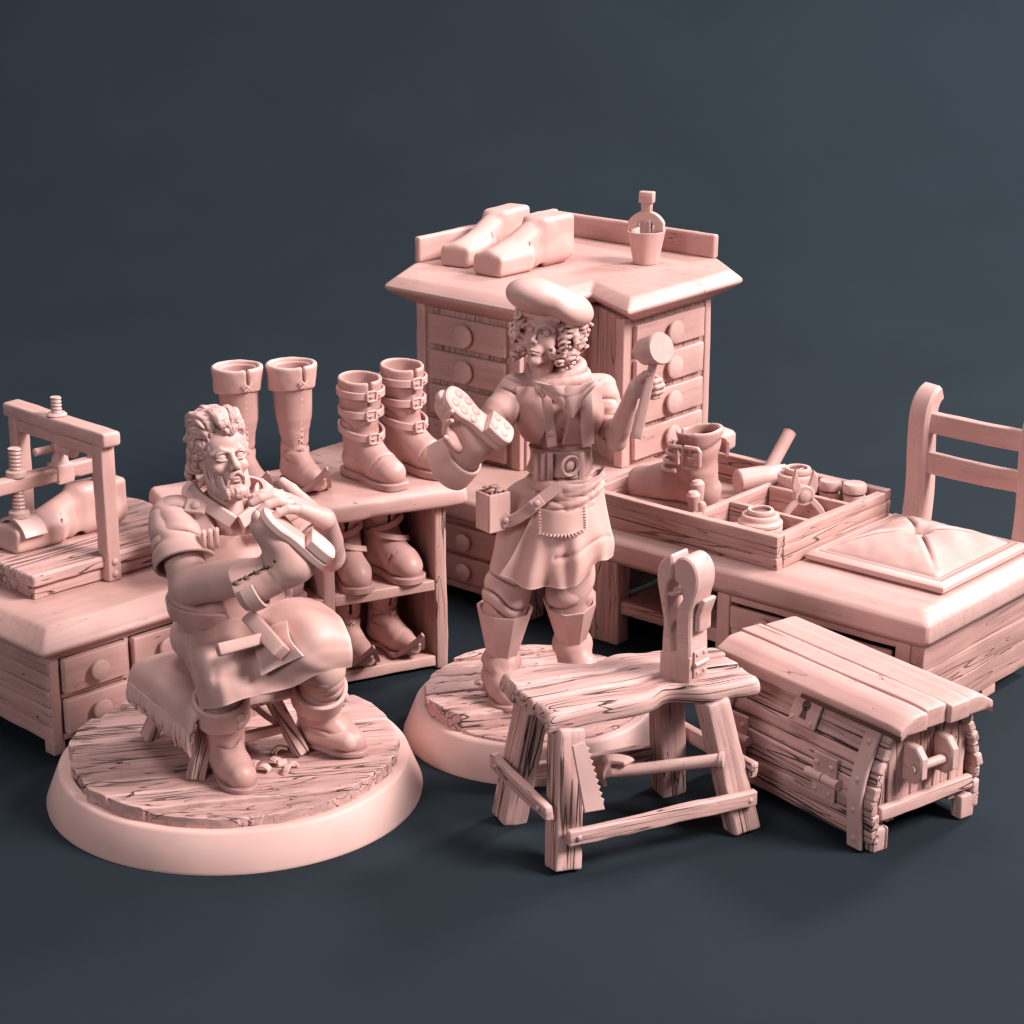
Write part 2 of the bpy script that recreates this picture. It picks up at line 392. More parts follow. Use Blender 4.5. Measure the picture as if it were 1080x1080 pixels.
# ---------------------------------------------------------------- materials
def clay(name, col, grain=0.0, rough=.55, bump=.35, cav=1.0, crack=0.0, gsc=1.0, mott=.06, pits=0.0):
    m = bpy.data.materials.new(name); m.use_nodes = True; nt = m.node_tree; N = nt.nodes; Lk = nt.links.new
    bs = N['Principled BSDF']; bs.inputs['Roughness'].default_value = rough
    bs.inputs['Specular IOR Level'].default_value = .28
    def nd(t, **kw):
        n = N.new(t)
        for k, v in kw.items(): setattr(n, k, v)
        return n
    def mul(c, fac_socket, lo):   # darken colour c by ramp value
        mx = nd('ShaderNodeMix', data_type='RGBA', blend_type='MULTIPLY'); mx.inputs[0].default_value = 1
        Lk(c, mx.inputs[6]); Lk(fac_socket, mx.inputs[7]); return mx.outputs[2]
    rgb = nd('ShaderNodeRGB'); rgb.outputs[0].default_value = (*col, 1); c = rgb.outputs[0]
    at = nd('ShaderNodeAttribute'); at.attribute_name = 'grain'; hgt = None
    tc = nd('ShaderNodeTexCoord')
    nz = nd('ShaderNodeTexNoise'); nz.inputs['Scale'].default_value = 3.5; nz.inputs['Detail'].default_value = 4; Lk(tc.outputs['Object'], nz.inputs['Vector'])
    rp = nd('ShaderNodeMapRange'); rp.inputs[1].default_value = .3; rp.inputs[2].default_value = .7; rp.inputs[3].default_value = 1 - mott * 2; rp.inputs[4].default_value = 1.02
    Lk(nz.outputs['Fac'], rp.inputs[0]); c = mul(c, rp.outputs[0], 0)
    def stretched(sx, sy, det, dist=.0):
        mp = nd('ShaderNodeMapping'); mp.inputs['Scale'].default_value = (sx * gsc, sy * gsc, sy * gsc)
        Lk(at.outputs['Vector'], mp.inputs['Vector'])
        n = nd('ShaderNodeTexNoise'); n.inputs['Scale'].default_value = 1; n.inputs['Detail'].default_value = det
        n.inputs['Distortion'].default_value = dist; Lk(mp.outputs[0], n.inputs['Vector']); return n.outputs['Fac']
    def math_(op, a, b=None):
        n = nd('ShaderNodeMath', operation=op)
        for i, x in enumerate((a, b)):
            if x is None: continue
            if isinstance(x, (int, float)): n.inputs[i].default_value = x
            else: Lk(x, n.inputs[i])
        return n.outputs[0]
    if grain > 0:
        g = stretched(2.2, 34, 3, .3)
        rp = nd('ShaderNodeMapRange'); rp.inputs[1].default_value = .35; rp.inputs[2].default_value = .6; rp.inputs[3].default_value = 1 - .32 * grain; rp.inputs[4].default_value = 1
        Lk(g, rp.inputs[0]); c = mul(c, rp.outputs[0], 0); hgt = math_('MULTIPLY', g, .35 * grain)
    if crack > 0:
        for (sx, sy, wdt) in ((.7, 13, .016), (1.1, 30, .018)):
            n = stretched(sx, sy, 1.2, .25); d = math_('ABSOLUTE', math_('SUBTRACT', n, .5))
            gate = stretched(3.1, 6, 1); w = math_('MULTIPLY', math_('MAXIMUM', math_('SUBTRACT', gate, .42), 0.0), wdt * 4.5 * crack)
            rp = nd('ShaderNodeMapRange'); rp.interpolation_type = 'SMOOTHSTEP'
            Lk(d, rp.inputs[0]); rp.inputs[1].default_value = 0; Lk(math_('ADD', w, .0008), rp.inputs[2]); rp.inputs[3].default_value = 0; rp.inputs[4].default_value = 1
            rc = nd('ShaderNodeMapRange'); rc.inputs[3].default_value = .42; rc.inputs[4].default_value = 1; Lk(rp.outputs[0], rc.inputs[0])
            c = mul(c, rc.outputs[0], 0); hh = math_('MULTIPLY', rp.outputs[0], .8)
            hgt = hh if hgt is None else math_('ADD', hgt, hh)
    if pits > 0:    # scattered dents and nicks
        ds = nd('ShaderNodeTexNoise'); ds.inputs['Scale'].default_value = 22; Lk(at.outputs['Vector'], ds.inputs['Vector'])
        mx = nd('ShaderNodeMix', data_type='VECTOR'); mx.inputs[0].default_value = .05; Lk(at.outputs['Vector'], mx.inputs[4]); Lk(ds.outputs['Color'], mx.inputs[5])
        mp = nd('ShaderNodeMapping'); mp.inputs['Scale'].default_value = (.7, 1.3, 1); Lk(mx.outputs[1], mp.inputs['Vector'])
        vo = nd('ShaderNodeTexVoronoi'); vo.inputs['Scale'].default_value = 4.2; Lk(mp.outputs[0], vo.inputs['Vector'])
        rp = nd('ShaderNodeMapRange'); rp.interpolation_type = 'SMOOTHSTEP'; rp.inputs[1].default_value = .02 * pits; rp.inputs[2].default_value = .055 * pits; rp.inputs[3].default_value = 0; rp.inputs[4].default_value = 1; Lk(vo.outputs['Distance'], rp.inputs[0])
        rc = nd('ShaderNodeMapRange'); rc.inputs[3].default_value = .5; rc.inputs[4].default_value = 1; Lk(rp.outputs[0], rc.inputs[0]); c = mul(c, rc.outputs[0], 0)
        hh = math_('MULTIPLY', rp.outputs[0], 1.6); hgt = hh if hgt is None else math_('ADD', hgt, hh)
    fn = nd('ShaderNodeTexNoise'); fn.inputs['Scale'].default_value = 60; fn.inputs['Detail'].default_value = 3; Lk(tc.outputs['Object'], fn.inputs['Vector'])
    fh = math_('MULTIPLY', fn.outputs['Fac'], .06); hgt = fh if hgt is None else math_('ADD', hgt, fh)
    if cav > 0:     # crevice shade and edge highlights painted into the colour from curvature
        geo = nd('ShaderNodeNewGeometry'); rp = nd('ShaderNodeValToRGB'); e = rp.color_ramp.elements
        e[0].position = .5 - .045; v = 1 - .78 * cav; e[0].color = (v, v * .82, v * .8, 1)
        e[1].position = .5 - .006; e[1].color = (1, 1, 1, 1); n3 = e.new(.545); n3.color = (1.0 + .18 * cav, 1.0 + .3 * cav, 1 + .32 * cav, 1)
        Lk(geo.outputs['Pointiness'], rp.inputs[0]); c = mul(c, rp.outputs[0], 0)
    bp = nd('ShaderNodeBump'); bp.inputs['Strength'].default_value = bump; bp.inputs['Distance'].default_value = .012
    Lk(hgt, bp.inputs['Height']); Lk(bp.outputs[0], bs.inputs['Normal']); Lk(c, bs.inputs['Base Color'])
    return m
def set_org(p):
    global ORG
    ORG = np.array(p, float)
def at(px, py, y):
    """world point at depth y that the photograph shows at (px, py)"""
    c, s_ = math.cos(R(18)), math.sin(R(18)); u = (px - 540) / 2250; v = -(py - 540) / 2250; t = y / (c + v * s_)
    return npv((u * t, y, 3.7 + (-s_ + v * c) * t))
CB = (.555, .312, .279)
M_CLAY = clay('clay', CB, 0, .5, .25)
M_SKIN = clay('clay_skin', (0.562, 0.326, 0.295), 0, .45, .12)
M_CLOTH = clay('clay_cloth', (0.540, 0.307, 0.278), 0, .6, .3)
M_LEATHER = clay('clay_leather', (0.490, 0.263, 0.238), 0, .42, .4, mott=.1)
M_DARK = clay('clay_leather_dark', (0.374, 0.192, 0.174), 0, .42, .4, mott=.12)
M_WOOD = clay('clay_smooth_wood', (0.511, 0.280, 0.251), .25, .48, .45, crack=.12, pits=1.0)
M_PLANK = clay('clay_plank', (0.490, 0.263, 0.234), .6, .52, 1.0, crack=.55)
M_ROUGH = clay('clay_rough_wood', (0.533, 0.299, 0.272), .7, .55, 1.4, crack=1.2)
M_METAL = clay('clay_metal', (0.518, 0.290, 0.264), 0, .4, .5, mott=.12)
# ================================================================ floor, camera, light
def floor_mat():
    m = bpy.data.materials.new('blue_grey_backdrop'); m.use_nodes = True; nt = m.node_tree; N = nt.nodes
    bs = N['Principled BSDF']; bs.inputs['Roughness'].default_value = .85; bs.inputs['Specular IOR Level'].default_value = .1
    tc = N.new('ShaderNodeTexCoord'); a = N.new('ShaderNodeTexNoise'); a.inputs['Scale'].default_value = .9; a.inputs['Detail'].default_value = 6
    b = N.new('ShaderNodeTexNoise'); b.inputs['Scale'].default_value = 90; b.inputs['Detail'].default_value = 3
    nt.links.new(tc.outputs['Object'], a.inputs['Vector']); nt.links.new(tc.outputs['Object'], b.inputs['Vector'])
    r = N.new('ShaderNodeValToRGB'); e = r.color_ramp.elements
    e[0].position = .3; e[0].color = (.0104, .0150, .0200, 1); e[1].position = .7; e[1].color = (.0134, .0189, .0248, 1)
    ad = N.new('ShaderNodeMath'); ad.operation = 'MULTIPLY_ADD'; ad.inputs[1].default_value = .45
    nt.links.new(b.outputs['Fac'], ad.inputs[0]); 
    mu = N.new('ShaderNodeMath'); mu.operation = 'MULTIPLY'; mu.inputs[1].default_value = .55
    nt.links.new(a.outputs['Fac'], mu.inputs[0]); nt.links.new(mu.outputs[0], ad.inputs[2])
    nt.links.new(ad.outputs[0], r.inputs[0]); nt.links.new(r.outputs[0], bs.inputs['Base Color'])
    bp = N.new('ShaderNodeBump'); bp.inputs['Strength'].default_value = .08; nt.links.new(b.outputs['Fac'], bp.inputs['Height']); nt.links.new(bp.outputs[0], bs.inputs['Normal'])
    return m
prof = [(-12, 0), (0, 0), (15, 0)] + [(15 + 9 * math.sin(a), 9 - 9 * math.cos(a)) for a in np.linspace(0, PI / 2, 25)[1:]] + [(24, 20)]
V = [(x, y, z) for y, z in prof for x in (-45, 0, 45)]; F = [(i * 3 + j, i * 3 + j + 1, i * 3 + j + 4, i * 3 + j + 3) for i in range(len(prof) - 1) for j in (0, 1)]
b = MB(); b.add(V, F); tag(b.build('ground', floor_mat(), sharp=60, solid=False), kind='structure')

cam = bpy.data.objects.new('camera', bpy.data.cameras.new('camera')); COL.objects.link(cam)
cam.location = (0, 0, 3.7); cam.rotation_euler = (R(72), 0, 0); cam.data.lens = 75; cam.data.sensor_width = 36; cam.data.clip_end = 500
scene.camera = cam
scene.view_settings.view_transform = 'Standard'; scene.view_settings.look = 'None'; scene.view_settings.exposure = 0
w = bpy.data.worlds.new('World'); scene.world = w; w.use_nodes = True
w.node_tree.nodes['Background'].inputs[0].default_value = (.95, .96, 1, 1); w.node_tree.nodes['Background'].inputs[1].default_value = .12
def lamp(name, loc, target, size, power, col):
    l = bpy.data.lights.new(name, 'AREA'); l.size = size; l.energy = power; l.color = col
    o = bpy.data.objects.new(name, l); COL.objects.link(o); o.location = loc
    o.rotation_euler = (Vector(target) - Vector(loc)).to_track_quat('-Z', 'Y').to_euler(); return o
lamp('key_lamp', (20, 2, 19), (0, 9, .5), 8.5, 16800, (1, .96, .93))
lamp('fill_lamp', (-11, -12, 11), (0, 9, .5), 6, 1750, (1, .95, .96))
lamp('top_lamp', (-3, 13, 24), (0, 9.5, 0), 9, 2600, (1, .97, .97))
lamp('rim_lamp', (12, 19, 12), (0, 9, .9), 3, 3400, (.93, .96, 1))

# ================================================================ shared bits
def knob(parent, p, nrm, r=.045, d=.04):
    M = Fr(p, basis(nrm)); M = Fr(p, np.stack([M.R[:, 1], M.R[:, 2], M.R[:, 0]], 1))
    k = MB(); k.lathe([(r * .55, -.004), (r * .5, d * .35), (r * .95, d * .55), (r, d * .7), (r * .97, d * .9), (r * .85, d)], M, 24)
    return k.build('knob', M_WOOD, parent)
def drawer(parent, lo, hi, out, depth=.03, kr=.045):
    """drawer front between two corners (local), out = outward unit vector (axis aligned)"""
    lo = npv(lo); hi = npv(hi); o = npv(out); a = np.minimum(lo, hi); c = np.maximum(lo, hi)
    q0 = np.minimum(a, a + o * depth); q1 = np.maximum(c, c + o * depth)
    d = MB(); d.board(q0[0], q1[0], q0[1], q1[1], q0[2], q1[2], 0 if abs(o[1]) else 1, .007, .05, .0025, chip=.4)
    ob = d.build('drawer', M_WOOD, parent); knob(ob, (a + c) / 2 + o * (depth - .002), o, kr); return ob
def rivet(mb, p, n, r=.011):
    B = basis(n); mb.ball(p, (r * .6, r, r), B, 7)
def screw_rod(mb, p, q, r, pitch=.016):
    p = npv(p); q = npv(q); L = np.linalg.norm(q - p); z = unit(q - p); B = basis(z); M = Fr(p, np.stack([B[:, 1], B[:, 2], B[:, 0]], 1))
    nt_ = int(L / pitch); ns = 20; V = []; F = []; tot = nt_ * 4
    for j in range(tot + 1):
        for i in range(ns):
            a = 2 * PI * i / ns; ph = (j / 4 + i / ns) % 1; rr = r * (1 - .22 * abs(2 * ph - 1))
            V.append((rr * math.cos(a), rr * math.sin(a), L * j / tot))
    for j in range(tot):
        for i in range(ns):
            k = (i + 1) % ns; F.append((j * ns + i, j * ns + k, (j + 1) * ns + k, (j + 1) * ns + i))
    F.append(tuple(range(ns))[::-1]); F.append(tuple(tot * ns + i for i in range(ns)))
    mb.add(npv(V) @ M.R.T + p, F)

# ================================================================ cobbler's workbench
WB = (1.712, 8.192, 0); WY = -41
wb = thing('workbench', 'long cobbler bench with thick slab top and curved seat back at its right end', 'workbench', WB, WY)
b = MB(); b.prism([(0, 0), (0, 1.16), (-2.25, 1.18), (-2.3, 1.90), (-3.75, 1.90), (-3.75, .0)], 0, 0, cr=.03, rings=[(.085, .402), (.08, .404), (.022, .437), (.014, .443), (.002, .458), (0, .466), (0, .528), (.002, .536), (.010, .547), (.016, .551), (.058, .574), (.066, .577), (.074, .5795), (.085, .58)])
for (x, y) in ((-.07, .52), (-.05, .78), (-1.9, .03), (-.4, .12), (-2.9, .1)): pass
slab = b.build('slab', M_WOOD, wb, 30)
b = MB()
zz = .05
for i, hgt_ in enumerate((.13, .12, .13)):
    b.board(-.12, -.055, .07 + .004 * i, 1.06, zz, zz + hgt_ - .003, 1, .006, .03, .006); zz += hgt_
b.board(-.13, -.06, .08, .17, 0, .07, 2, .008, .03, .004); b.board(-.13, -.06, .62, .74, 0, .06, 1, .008, .03, .004)
b.build('end_board', M_PLANK, wb)
b = MB()
b.board(-1.12, -1.05, .08, .16, .0, .41, 2, .008); b.board(-.2, -.125, .08, .16, 0.04, .41, 2, .008)
b.board(-1.05, -.2, .09, .15, .03, .075, 0, .006); b.board(-1.05, -.2, .09, .15, .37, .41, 0, .006); b.board(-1.05, -.2, .095, .15, .215, .245, 0, .006)
b.board(-1.12, -1.07, .16, 1.05, .05, .41, 1, .008); b.board(-1.07, -.13, 1.0, 1.05, .05, .41, 0, .008)
b.build('side_cabinet_frame', M_WOOD, wb)
for (x0, x1) in ((-1.04, -.64), (-.61, -.21)):
    for (z0, z1) in ((.085, .205), (.255, .36)): drawer(wb, (x0, .09, z0), (x1, .09, z1), (0, -1, 0), .022)
b = MB(); b.board(-1.72, -1.11, .10, .14, .155, .215, 0, .007, wob=.005); b.board(-1.72, -1.11, .14, .9, .185, .21, 0, .006); b.board(-1.9, -1.11, .92, .96, .15, .41, 0, .006)
b.build('shelf', M_PLANK, wb)
b = MB()
for i in range(4): b.board(-1.98 + .075 * i, -1.98 + .075 * i + .072, .10, .14, .10, .43, 2, .005, .04, .003)
b.board(-1.98, -1.93, .14, .9, .1, .43, 1, .006)
b.build('plank_panel', M_PLANK, wb)
b = MB(); b.board(-1.84, -1.68, .07, .17, 0, .425, 2, .01, .04, .004); b.build('leg', M_PLANK, wb)
b = MB(); b.board(-2.30, -2.19, .03, .15, 0, .43, 2, .01, .04, .004); b.build('leg', M_PLANK, wb)
b = MB(); b.board(-3.62, -3.52, .04, .15, 0, .43, 2, .01, .04, .004); b.build('leg', M_PLANK, wb)
b = MB()
for i in range(5): b.board(-2.25, -2.20, .15 + .15 * i, .15 + .15 * i + .146, .06, .43, 2, .005, .04, .003)
b.board(-3.52, -2.30, .07, .12, .06, .43, 0, .005); b.board(-3.52, -2.3, .045, .07, .06, .095, 0, .006)
b.build('pedestal_panel', M_PLANK, wb)
for (x0, x1) in ((-3.49, -2.93), (-2.88, -2.32)):
    for (z0, z1) in ((.10, .235), (.255, .39)): drawer(wb, (x0, .07, z0), (x1, .07, z1), (0, -1, 0), .03)
# curved seat back standing on the slab
def seat_post(x):
    path = npv([(x, 1.05, .56), (x, 1.07, .75), (x, 1.06, .95), (x + .005, 1.05, 1.08), (x + .008, 1.06, 1.15), (x + .012, 1.085, 1.19), (x + .016, 1.115, 1.205)])
    P = crv(path, 30); b = MB()
    n = len(P); V = []; F = []
    for i in range(n):
        T = unit(P[min(i + 1, n - 1)] - P[max(i - 1, 0)]); X = npv((1, 0, 0)); X = unit(X - T * (T @ X)); Y = np.cross(T, X)
        t = i / (n - 1); hw = .052; hy = .062 - .022 * t; e = .014
        for (u, v) in ((-hw, -hy + e), (-hw + e, -hy), (hw - e, -hy), (hw, -hy + e), (hw, hy - e), (hw - e, hy), (-hw + e, hy), (-hw, hy - e)): V.append(P[i] + X * u + Y * v)
    for i in range(n - 1):
        for k in range(8): l = (k + 1) % 8; F.append((i * 8 + k, i * 8 + l, (i + 1) * 8 + l, (i + 1) * 8 + k))
    F.append(tuple(range(8))[::-1]); F.append(tuple((n - 1) * 8 + k for k in range(8)))
    b.add(V, F, npv(V)[:, [2, 0, 1]]); return b
sb = seat_post(-.69).build('seat_back', M_WOOD, wb)
seat_post(-.125).build('post', M_WOOD, sb)
for (z0, z1, dy) in ((1.03, 1.125, 0), (.835, .935, .012)):
    b = MB(); b.board(-.66, -.15, 1.02, 1.065, z0, z1, 0, .010, .05, .003, fn=lambda P: P + np.stack([P[:, 0] * 0, .035 * np.cos((P[:, 0] + .365) * 5), -.012 * np.cos((P[:, 0] + .365) * 6)], 1))
    b.build('rail', M_WOOD, sb)

# ================================================================ corner cabinet on the bench
tw = thing('corner_cabinet', 'tall corner cabinet with drawers on two faces, rising behind the woman', 'cabinet', (WB[0], WB[1], .58), WY)
body = [(-2.63, .48), (-2.63, 1.04), (-2.28, .86), (-2.28, 1.54), (-2.5, 1.76), (-3.42, 1.76), (-3.42, .78), (-3.28, .48)]
b = MB(); b.prism([(x + (.02 if x < -3 else -.02) * 1, y + .012) for x, y in body], 0, .77, bev=.004)
b.build('carcass', M_PLANK, tw)
b = MB()     # upright planks on the visible faces
def planks(p, q, n, z0, z1, th=.018, w=None):
    p = npv(p); q = npv(q); u = unit(q - p); L = np.linalg.norm(q - p); nn = npv((u[1], -u[0], 0))
    ws = [rnd.uniform(.7, 1.3) for _ in range(n)]; s_ = sum(ws); x = 0
    for k in ws:
        d = L * k / s_; b.board(0.0015, d - .0015, -th, .006, z0, z1, 2, .004, .05, .002, Fr(npv((*p, 0)) + npv((*u, 0)) * x, np.stack([npv((*u, 0)), -nn, npv((0, 0, 1))], 1))); x += d
planks((-3.28, .492), (-2.63, .492), 7, 0, .77); planks((-2.62, .492), (-2.62, 1.03), 4, 0, .77)
planks((-2.62, 1.032), (-2.28, .872), 5, 0, .77); planks((-2.29, .86), (-2.29, 1.54), 8, 0, .77); planks((-3.43, .8), (-3.29, .49), 3, 0, .77)
b.build('plank_siding', M_PLANK, tw)
for (x0, x1, y0, y1) in ((-3.32, -3.26, .46, .50), (-2.675, -2.615, .46, .505), (-2.315, -2.26, .835, .89), (-2.315, -2.26, 1.52, 1.57)):
    b = MB(); b.board(x0, x1, y0, y1, 0, .77, 2, .008, .05, .003); b.build('corner_post', M_WOOD, tw)
top = [(-3.42, .33), (-2.49, .33), (-2.49, .86), (-2.10, .66), (-2.13, 1.66), (-2.42, 1.90), (-3.62, 1.90), (-3.62, .72)]
b = MB(); b.prism(top, 0, 0, cr=.02, rings=[(.165, .745), (.155, .748), (.014, .834), (.007, .840), (.001, .848), (0, .854), (.002, .862), (.010, .870), (.016, .875), (.052, .901), (.06, .905), (.07, .9075), (.08, .908)]); tp = b.build('top', M_WOOD, tw, 30)
b = MB()
b.board(-3.56, -3.515, .70, 1.83, .905, 1.045, 1, .018, .04, .003); b.board(-3.56, -2.42, 1.80, 1.845, .905, 1.035, 0, .018, .04, .003)
b.build('rim_board', M_WOOD, tw)
for k in range(4):
    z0 = .012 + .183 * k; drawer(tw, (-3.22, .474, z0 + .012), (-2.70, .474, z0 + .166), (0, -1, 0), .03, .06)
    drawer(tw, (-2.272, .92, z0 + .012), (-2.272, 1.49, z0 + .166), (1, 0, 0), .03, .06)

# ================================================================ left cabinet
LC = (-1.90, 8.11, 0); LY = 46
lc = thing('drawer_chest', 'low cabinet with round-knobbed drawers and plank sides under the screw press', 'cabinet', LC, LY)
b = MB(); b.board(.035, 1.45, .03, .95, .06, .44, 0, .004, .1, .0); b.build('carcass', M_WOOD, lc)
b = MB(); z = .055
for i, h_ in enumerate((.075, .085, .075, .07, .075)):
    b.board(-.008, .035, -.006, .98, z, z + h_ - .004, 1, .008, .025, .006); z += h_
b.build('side_planks', M_PLANK, lc)
b = MB(); b.board(-.008, .05, -.008, .06, 0, .06, 1, .008, .025, .005); b.build('foot', M_PLANK, lc); b = MB(); b.board(-.005, .05, .9, .98, 0, .06, 1, .008); b.build('foot', M_PLANK, lc)
b = MB()
b.board(0, .045, -.012, .035, .03, .45, 2, .006, .04, .003); b.board(.04, 1.45, -.008, .03, .055, .085, 0, .005, .05, .003); b.board(.04, 1.45, -.008, .03, .24, .262, 0, .005)
b.board(.04, 1.45, -.008, .03, .42, .45, 0, .005); b.board(.375, .398, -.006, .03, .085, .42, 2, .004); b.board(.73, .765, -.006, .03, .085, .42, 2, .004)
b.build('front_frame', M_WOOD, lc)
for x0 in (.055, .405, .78): 
    for z0 in (.09, .268): drawer(lc, (x0, .0, z0), (x0 + .315, .0, z0 + .148), (0, -1, 0), .038)
b = MB(); b.prism([(-.055, -.055), (1.5, -.055), (1.5, 1.0), (-.055, 1.0)], 0, 0, cr=.02, rings=[(.05, .435), (.045, .437), (.012, .457), (.004, .464), (0, .473), (0, .478), (.004, .487), (.010, .494), (.064, .548), (.072, .554), (.082, .559), (.095, .56)]); b.build('top', M_WOOD, lc, 30)

# ================================================================ screw press on the left cabinet
pr = thing('screw_press', 'wooden arch screw press with threaded rods on two stacked rough boards', 'press', (LC[0] - .07, LC[1], .562), LY); pr.scale = (1, 1, .92)
def skew(P): return P
b = MB(); b.board(.22, 1.15, .27, .98, 0, .062, 0, .012, .025, .007); b.board(.20, 1.17, .25, 1.0, .065, .125, 0, .016, .025, .008)
b.build('base_board', M_ROUGH, pr)
b = MB(); b.board(.565, .635, .225, .30, .0, .66, 2, .008, .03, .003); pf = b.build('arch', M_WOOD, pr)
b = MB(); b.board(.56, .63, .86, .925, .125, .66, 2, .008, .03, .003); b.build('post', M_WOOD, pf)
b = MB(); b.board(.568, .632, .23, .92, .60, .655, 1, .006, .03, .003); b.board(.555, .645, .19, .955, .66, .73, 1, .014, .03, .004); b.build('crossbeam', M_WOOD, pf)
for z0 in (.035, .095): b = MB(); rivet(b, (.60, .222, z0), (0, -1, 0), .017); b.build('bolt', M_METAL, pf)
b = MB(); b.board(.235, .835, .56, .625, .415, .485, 0, .012, .03, .003); b.board(.56, .645, .548, .637, .403, .497, 0, .008, .03, .002); cb = b.build('clamp_bar', M_WOOD, pr)
for (x, z0, r_) in ((.375, .28, .030), (.79, .30, .027)):
    b = MB(); screw_rod(b, (x, .592, z0), (x, .592, .62 if x < .5 else .60), r_, .018); b.build('threaded_rod', M_METAL, pr)
    for zc in (.497, z0 + .018): b = MB(); b.lathe([(r_ * 1.15, zc - .018), (r_ * 1.5, zc - .012), (r_ * 1.5, zc + .012), (r_ * 1.15, zc + .018)], Fr((x, .592, 0))); b.build('collar', M_METAL, pr)
b = MB(); screw_rod(b, (.6, .592, .70), (.6, .592, .82), .025, .017); b.build('threaded_rod', M_METAL, pr)
b = MB(); b.lathe([(.036, .726), (.045, .735), (.036, .745)], Fr((.6, .592, 0))); b.build('collar', M_METAL, pr)
b = MB(); b.lathe([(.04, .49), (.034, .53), (.028, .55), (.026, .61)], Fr((.6, .592, 0)))
b.build('collar', M_METAL, pr)
b = MB(); b.lathe([(.012, -.13), (.019, -.125), (.016, 0), (.019, .05), (.018, .055)], Fr((.6, .592, .575), np.stack([npv((0, 1, 0)), npv((0, 0, 1)), npv((1, 0, 0))], 1)))
b.tube([(.6, .592, .575), (.585, .46, .578)], [.024, .026], 14); b.ball((.6, .592, .575), .036); b.build('handle', M_WOOD, pr)
b = MB(); pts = [(.315 + .075 * math.sin(a), 0, .105 * 0 + .06 * math.cos(a)) for a in np.linspace(-1.3, 1.3, 12)]
V = []; F = []
for i, a in enumerate(np.linspace(-1.25, 1.25, 14)):
    for (rr, yy) in ((.090, .53), (.104, .53), (.104, .655), (.090, .655)): V.append((.31 + 0 * rr, 0, 0)); V[-1] = (.385 + (yy - .592) * .9, .592 + rr * math.sin(a) * 1.12, .055 + rr * math.cos(a) * 1.05 + .125)
for i in range(13):
    for k in range(4): l = (k + 1) % 4; F.append((i * 4 + k, (i + 1) * 4 + k, (i + 1) * 4 + l, i * 4 + l))
F.append((0, 1, 2, 3)); F.append((55, 54, 53, 52)); b.add(V, F); b.build('saddle_plate', M_METAL, pr)
# ================================================================ wooden shoe lasts
def make_last(name, label, loc, yaw, L=.42, H=.17, W=.075, band=True):
    t = thing(name, label, 'shoe last', loc, yaw)
    s = Sdf((-.08, -W - .04, -.02), (L + .06, W + .04, H + .05), .006)
    s.box((L * .17, 0, H * .55), (L * .21, W * .70, H * .45), None, .03, .01)
    s.chain([(L * .12, 0, H * .30), (L * .45, 0, H * .25)], [W * .8, W * .74], .04)
    s.chain([(L * .30, 0, H - W * .62), (L * .62, 0, H * .40), (L * .86, 0, H * .26)], [W * .66, W * .66, W * .60], .04)
    s.box((L * .76, 0, .055), (L * .23, W * .88, .055), None, .03, .04)
    s.half((0, 0, 0), (0, 0, -1), .006); s.half((0, 0, H), (0, 0, 1), .02); s.half((L * .985, 0, 0), (1, 0, .15), .02); s.half((-.045, 0, 0), (-1, 0, .0), .02)
    s.cyl((L * .40, -W * 2, -.010), (L * .40, W * 2, -.010), .036, .004, True)
    if band: s.chain([(L * .60 - .3 * (z - .05), y, z) for y, z in ((-W * 1.05, 0), (-W * 1.0, H * .35), (-W * .55, H * .56), (0, H * .62), (W * .55, H * .56), (W, H * .35), (W * 1.05, 0))], .005, .004, True)
    s.build('body', M_CLAY, t)
    return t
make_last('shoe_last', 'left wooden shoe last of the pair lying on the corner cabinet top', (.03, 11.44, 1.488), 238, .64, .245, .105)['group'] = 'wooden shoe lasts on the corner cabinet'
make_last('shoe_last', 'right wooden shoe last of the pair on the corner cabinet, nearest the brush pot', (.26, 11.12, 1.488), 228, .60, .26, .115)['group'] = 'wooden shoe lasts on the corner cabinet'
_c, _s = math.cos(R(LY)), math.sin(R(LY))
def LL(x, y, z): return (LC[0] - .07 + x * _c - y * _s, LC[1] + x * _s + y * _c, z)
make_last('shoe_last', 'shoe last clamped under the screw press', LL(.885, .60, .678), LY + 180, .60, .225, .10)

# ================================================================ brush pot
bp_ = thing('brush_pot', 'small tapered pot with arched handle holding a brush on the corner cabinet', 'pot', (.70, 11.02, 1.488), -20)
b = MB(); b.lathe([(.058, 0), (.066, .004), (.098, .165), (.100, .172), (.094, .174), (.088, .165), (.06, .015)], None, 32, False); b.lathe([(.060, .02), (.001, .021)], None, 32, False); b.build('bowl', M_WOOD, bp_)
n = 22; V = []; F = []
for i in range(n):
    a = PI * i / (n - 1)
    ox, oz = .098 * math.cos(a) * (1.08 if .3 < a < 2.8 else 1), .17 + .105 * math.sin(a)
    ix, iz = .050 * math.cos(a), .185 + .045 * math.sin(a)
    for (x, z_) in ((ox, oz), (ix, iz)):
        for y in (-.02, .02): V.append((x, y, z_))
for i in range(n - 1):
    o = i * 4; F += [(o, o + 4, o + 5, o + 1), (o + 2, o + 3, o + 7, o + 6), (o, o + 2, o + 6, o + 4), (o + 1, o + 5, o + 7, o + 3)]
F += [(0, 1, 3, 2), (n * 4 - 4, n * 4 - 2, n * 4 - 1, n * 4 - 3)]
b = MB(); b.add(V, F); b.build('handle', M_WOOD, bp_)
bb = thing('brush', 'short brush with a square-ended handle standing up from the pot on the corner cabinet', 'brush', (.70, 11.02, 1.52), -25)
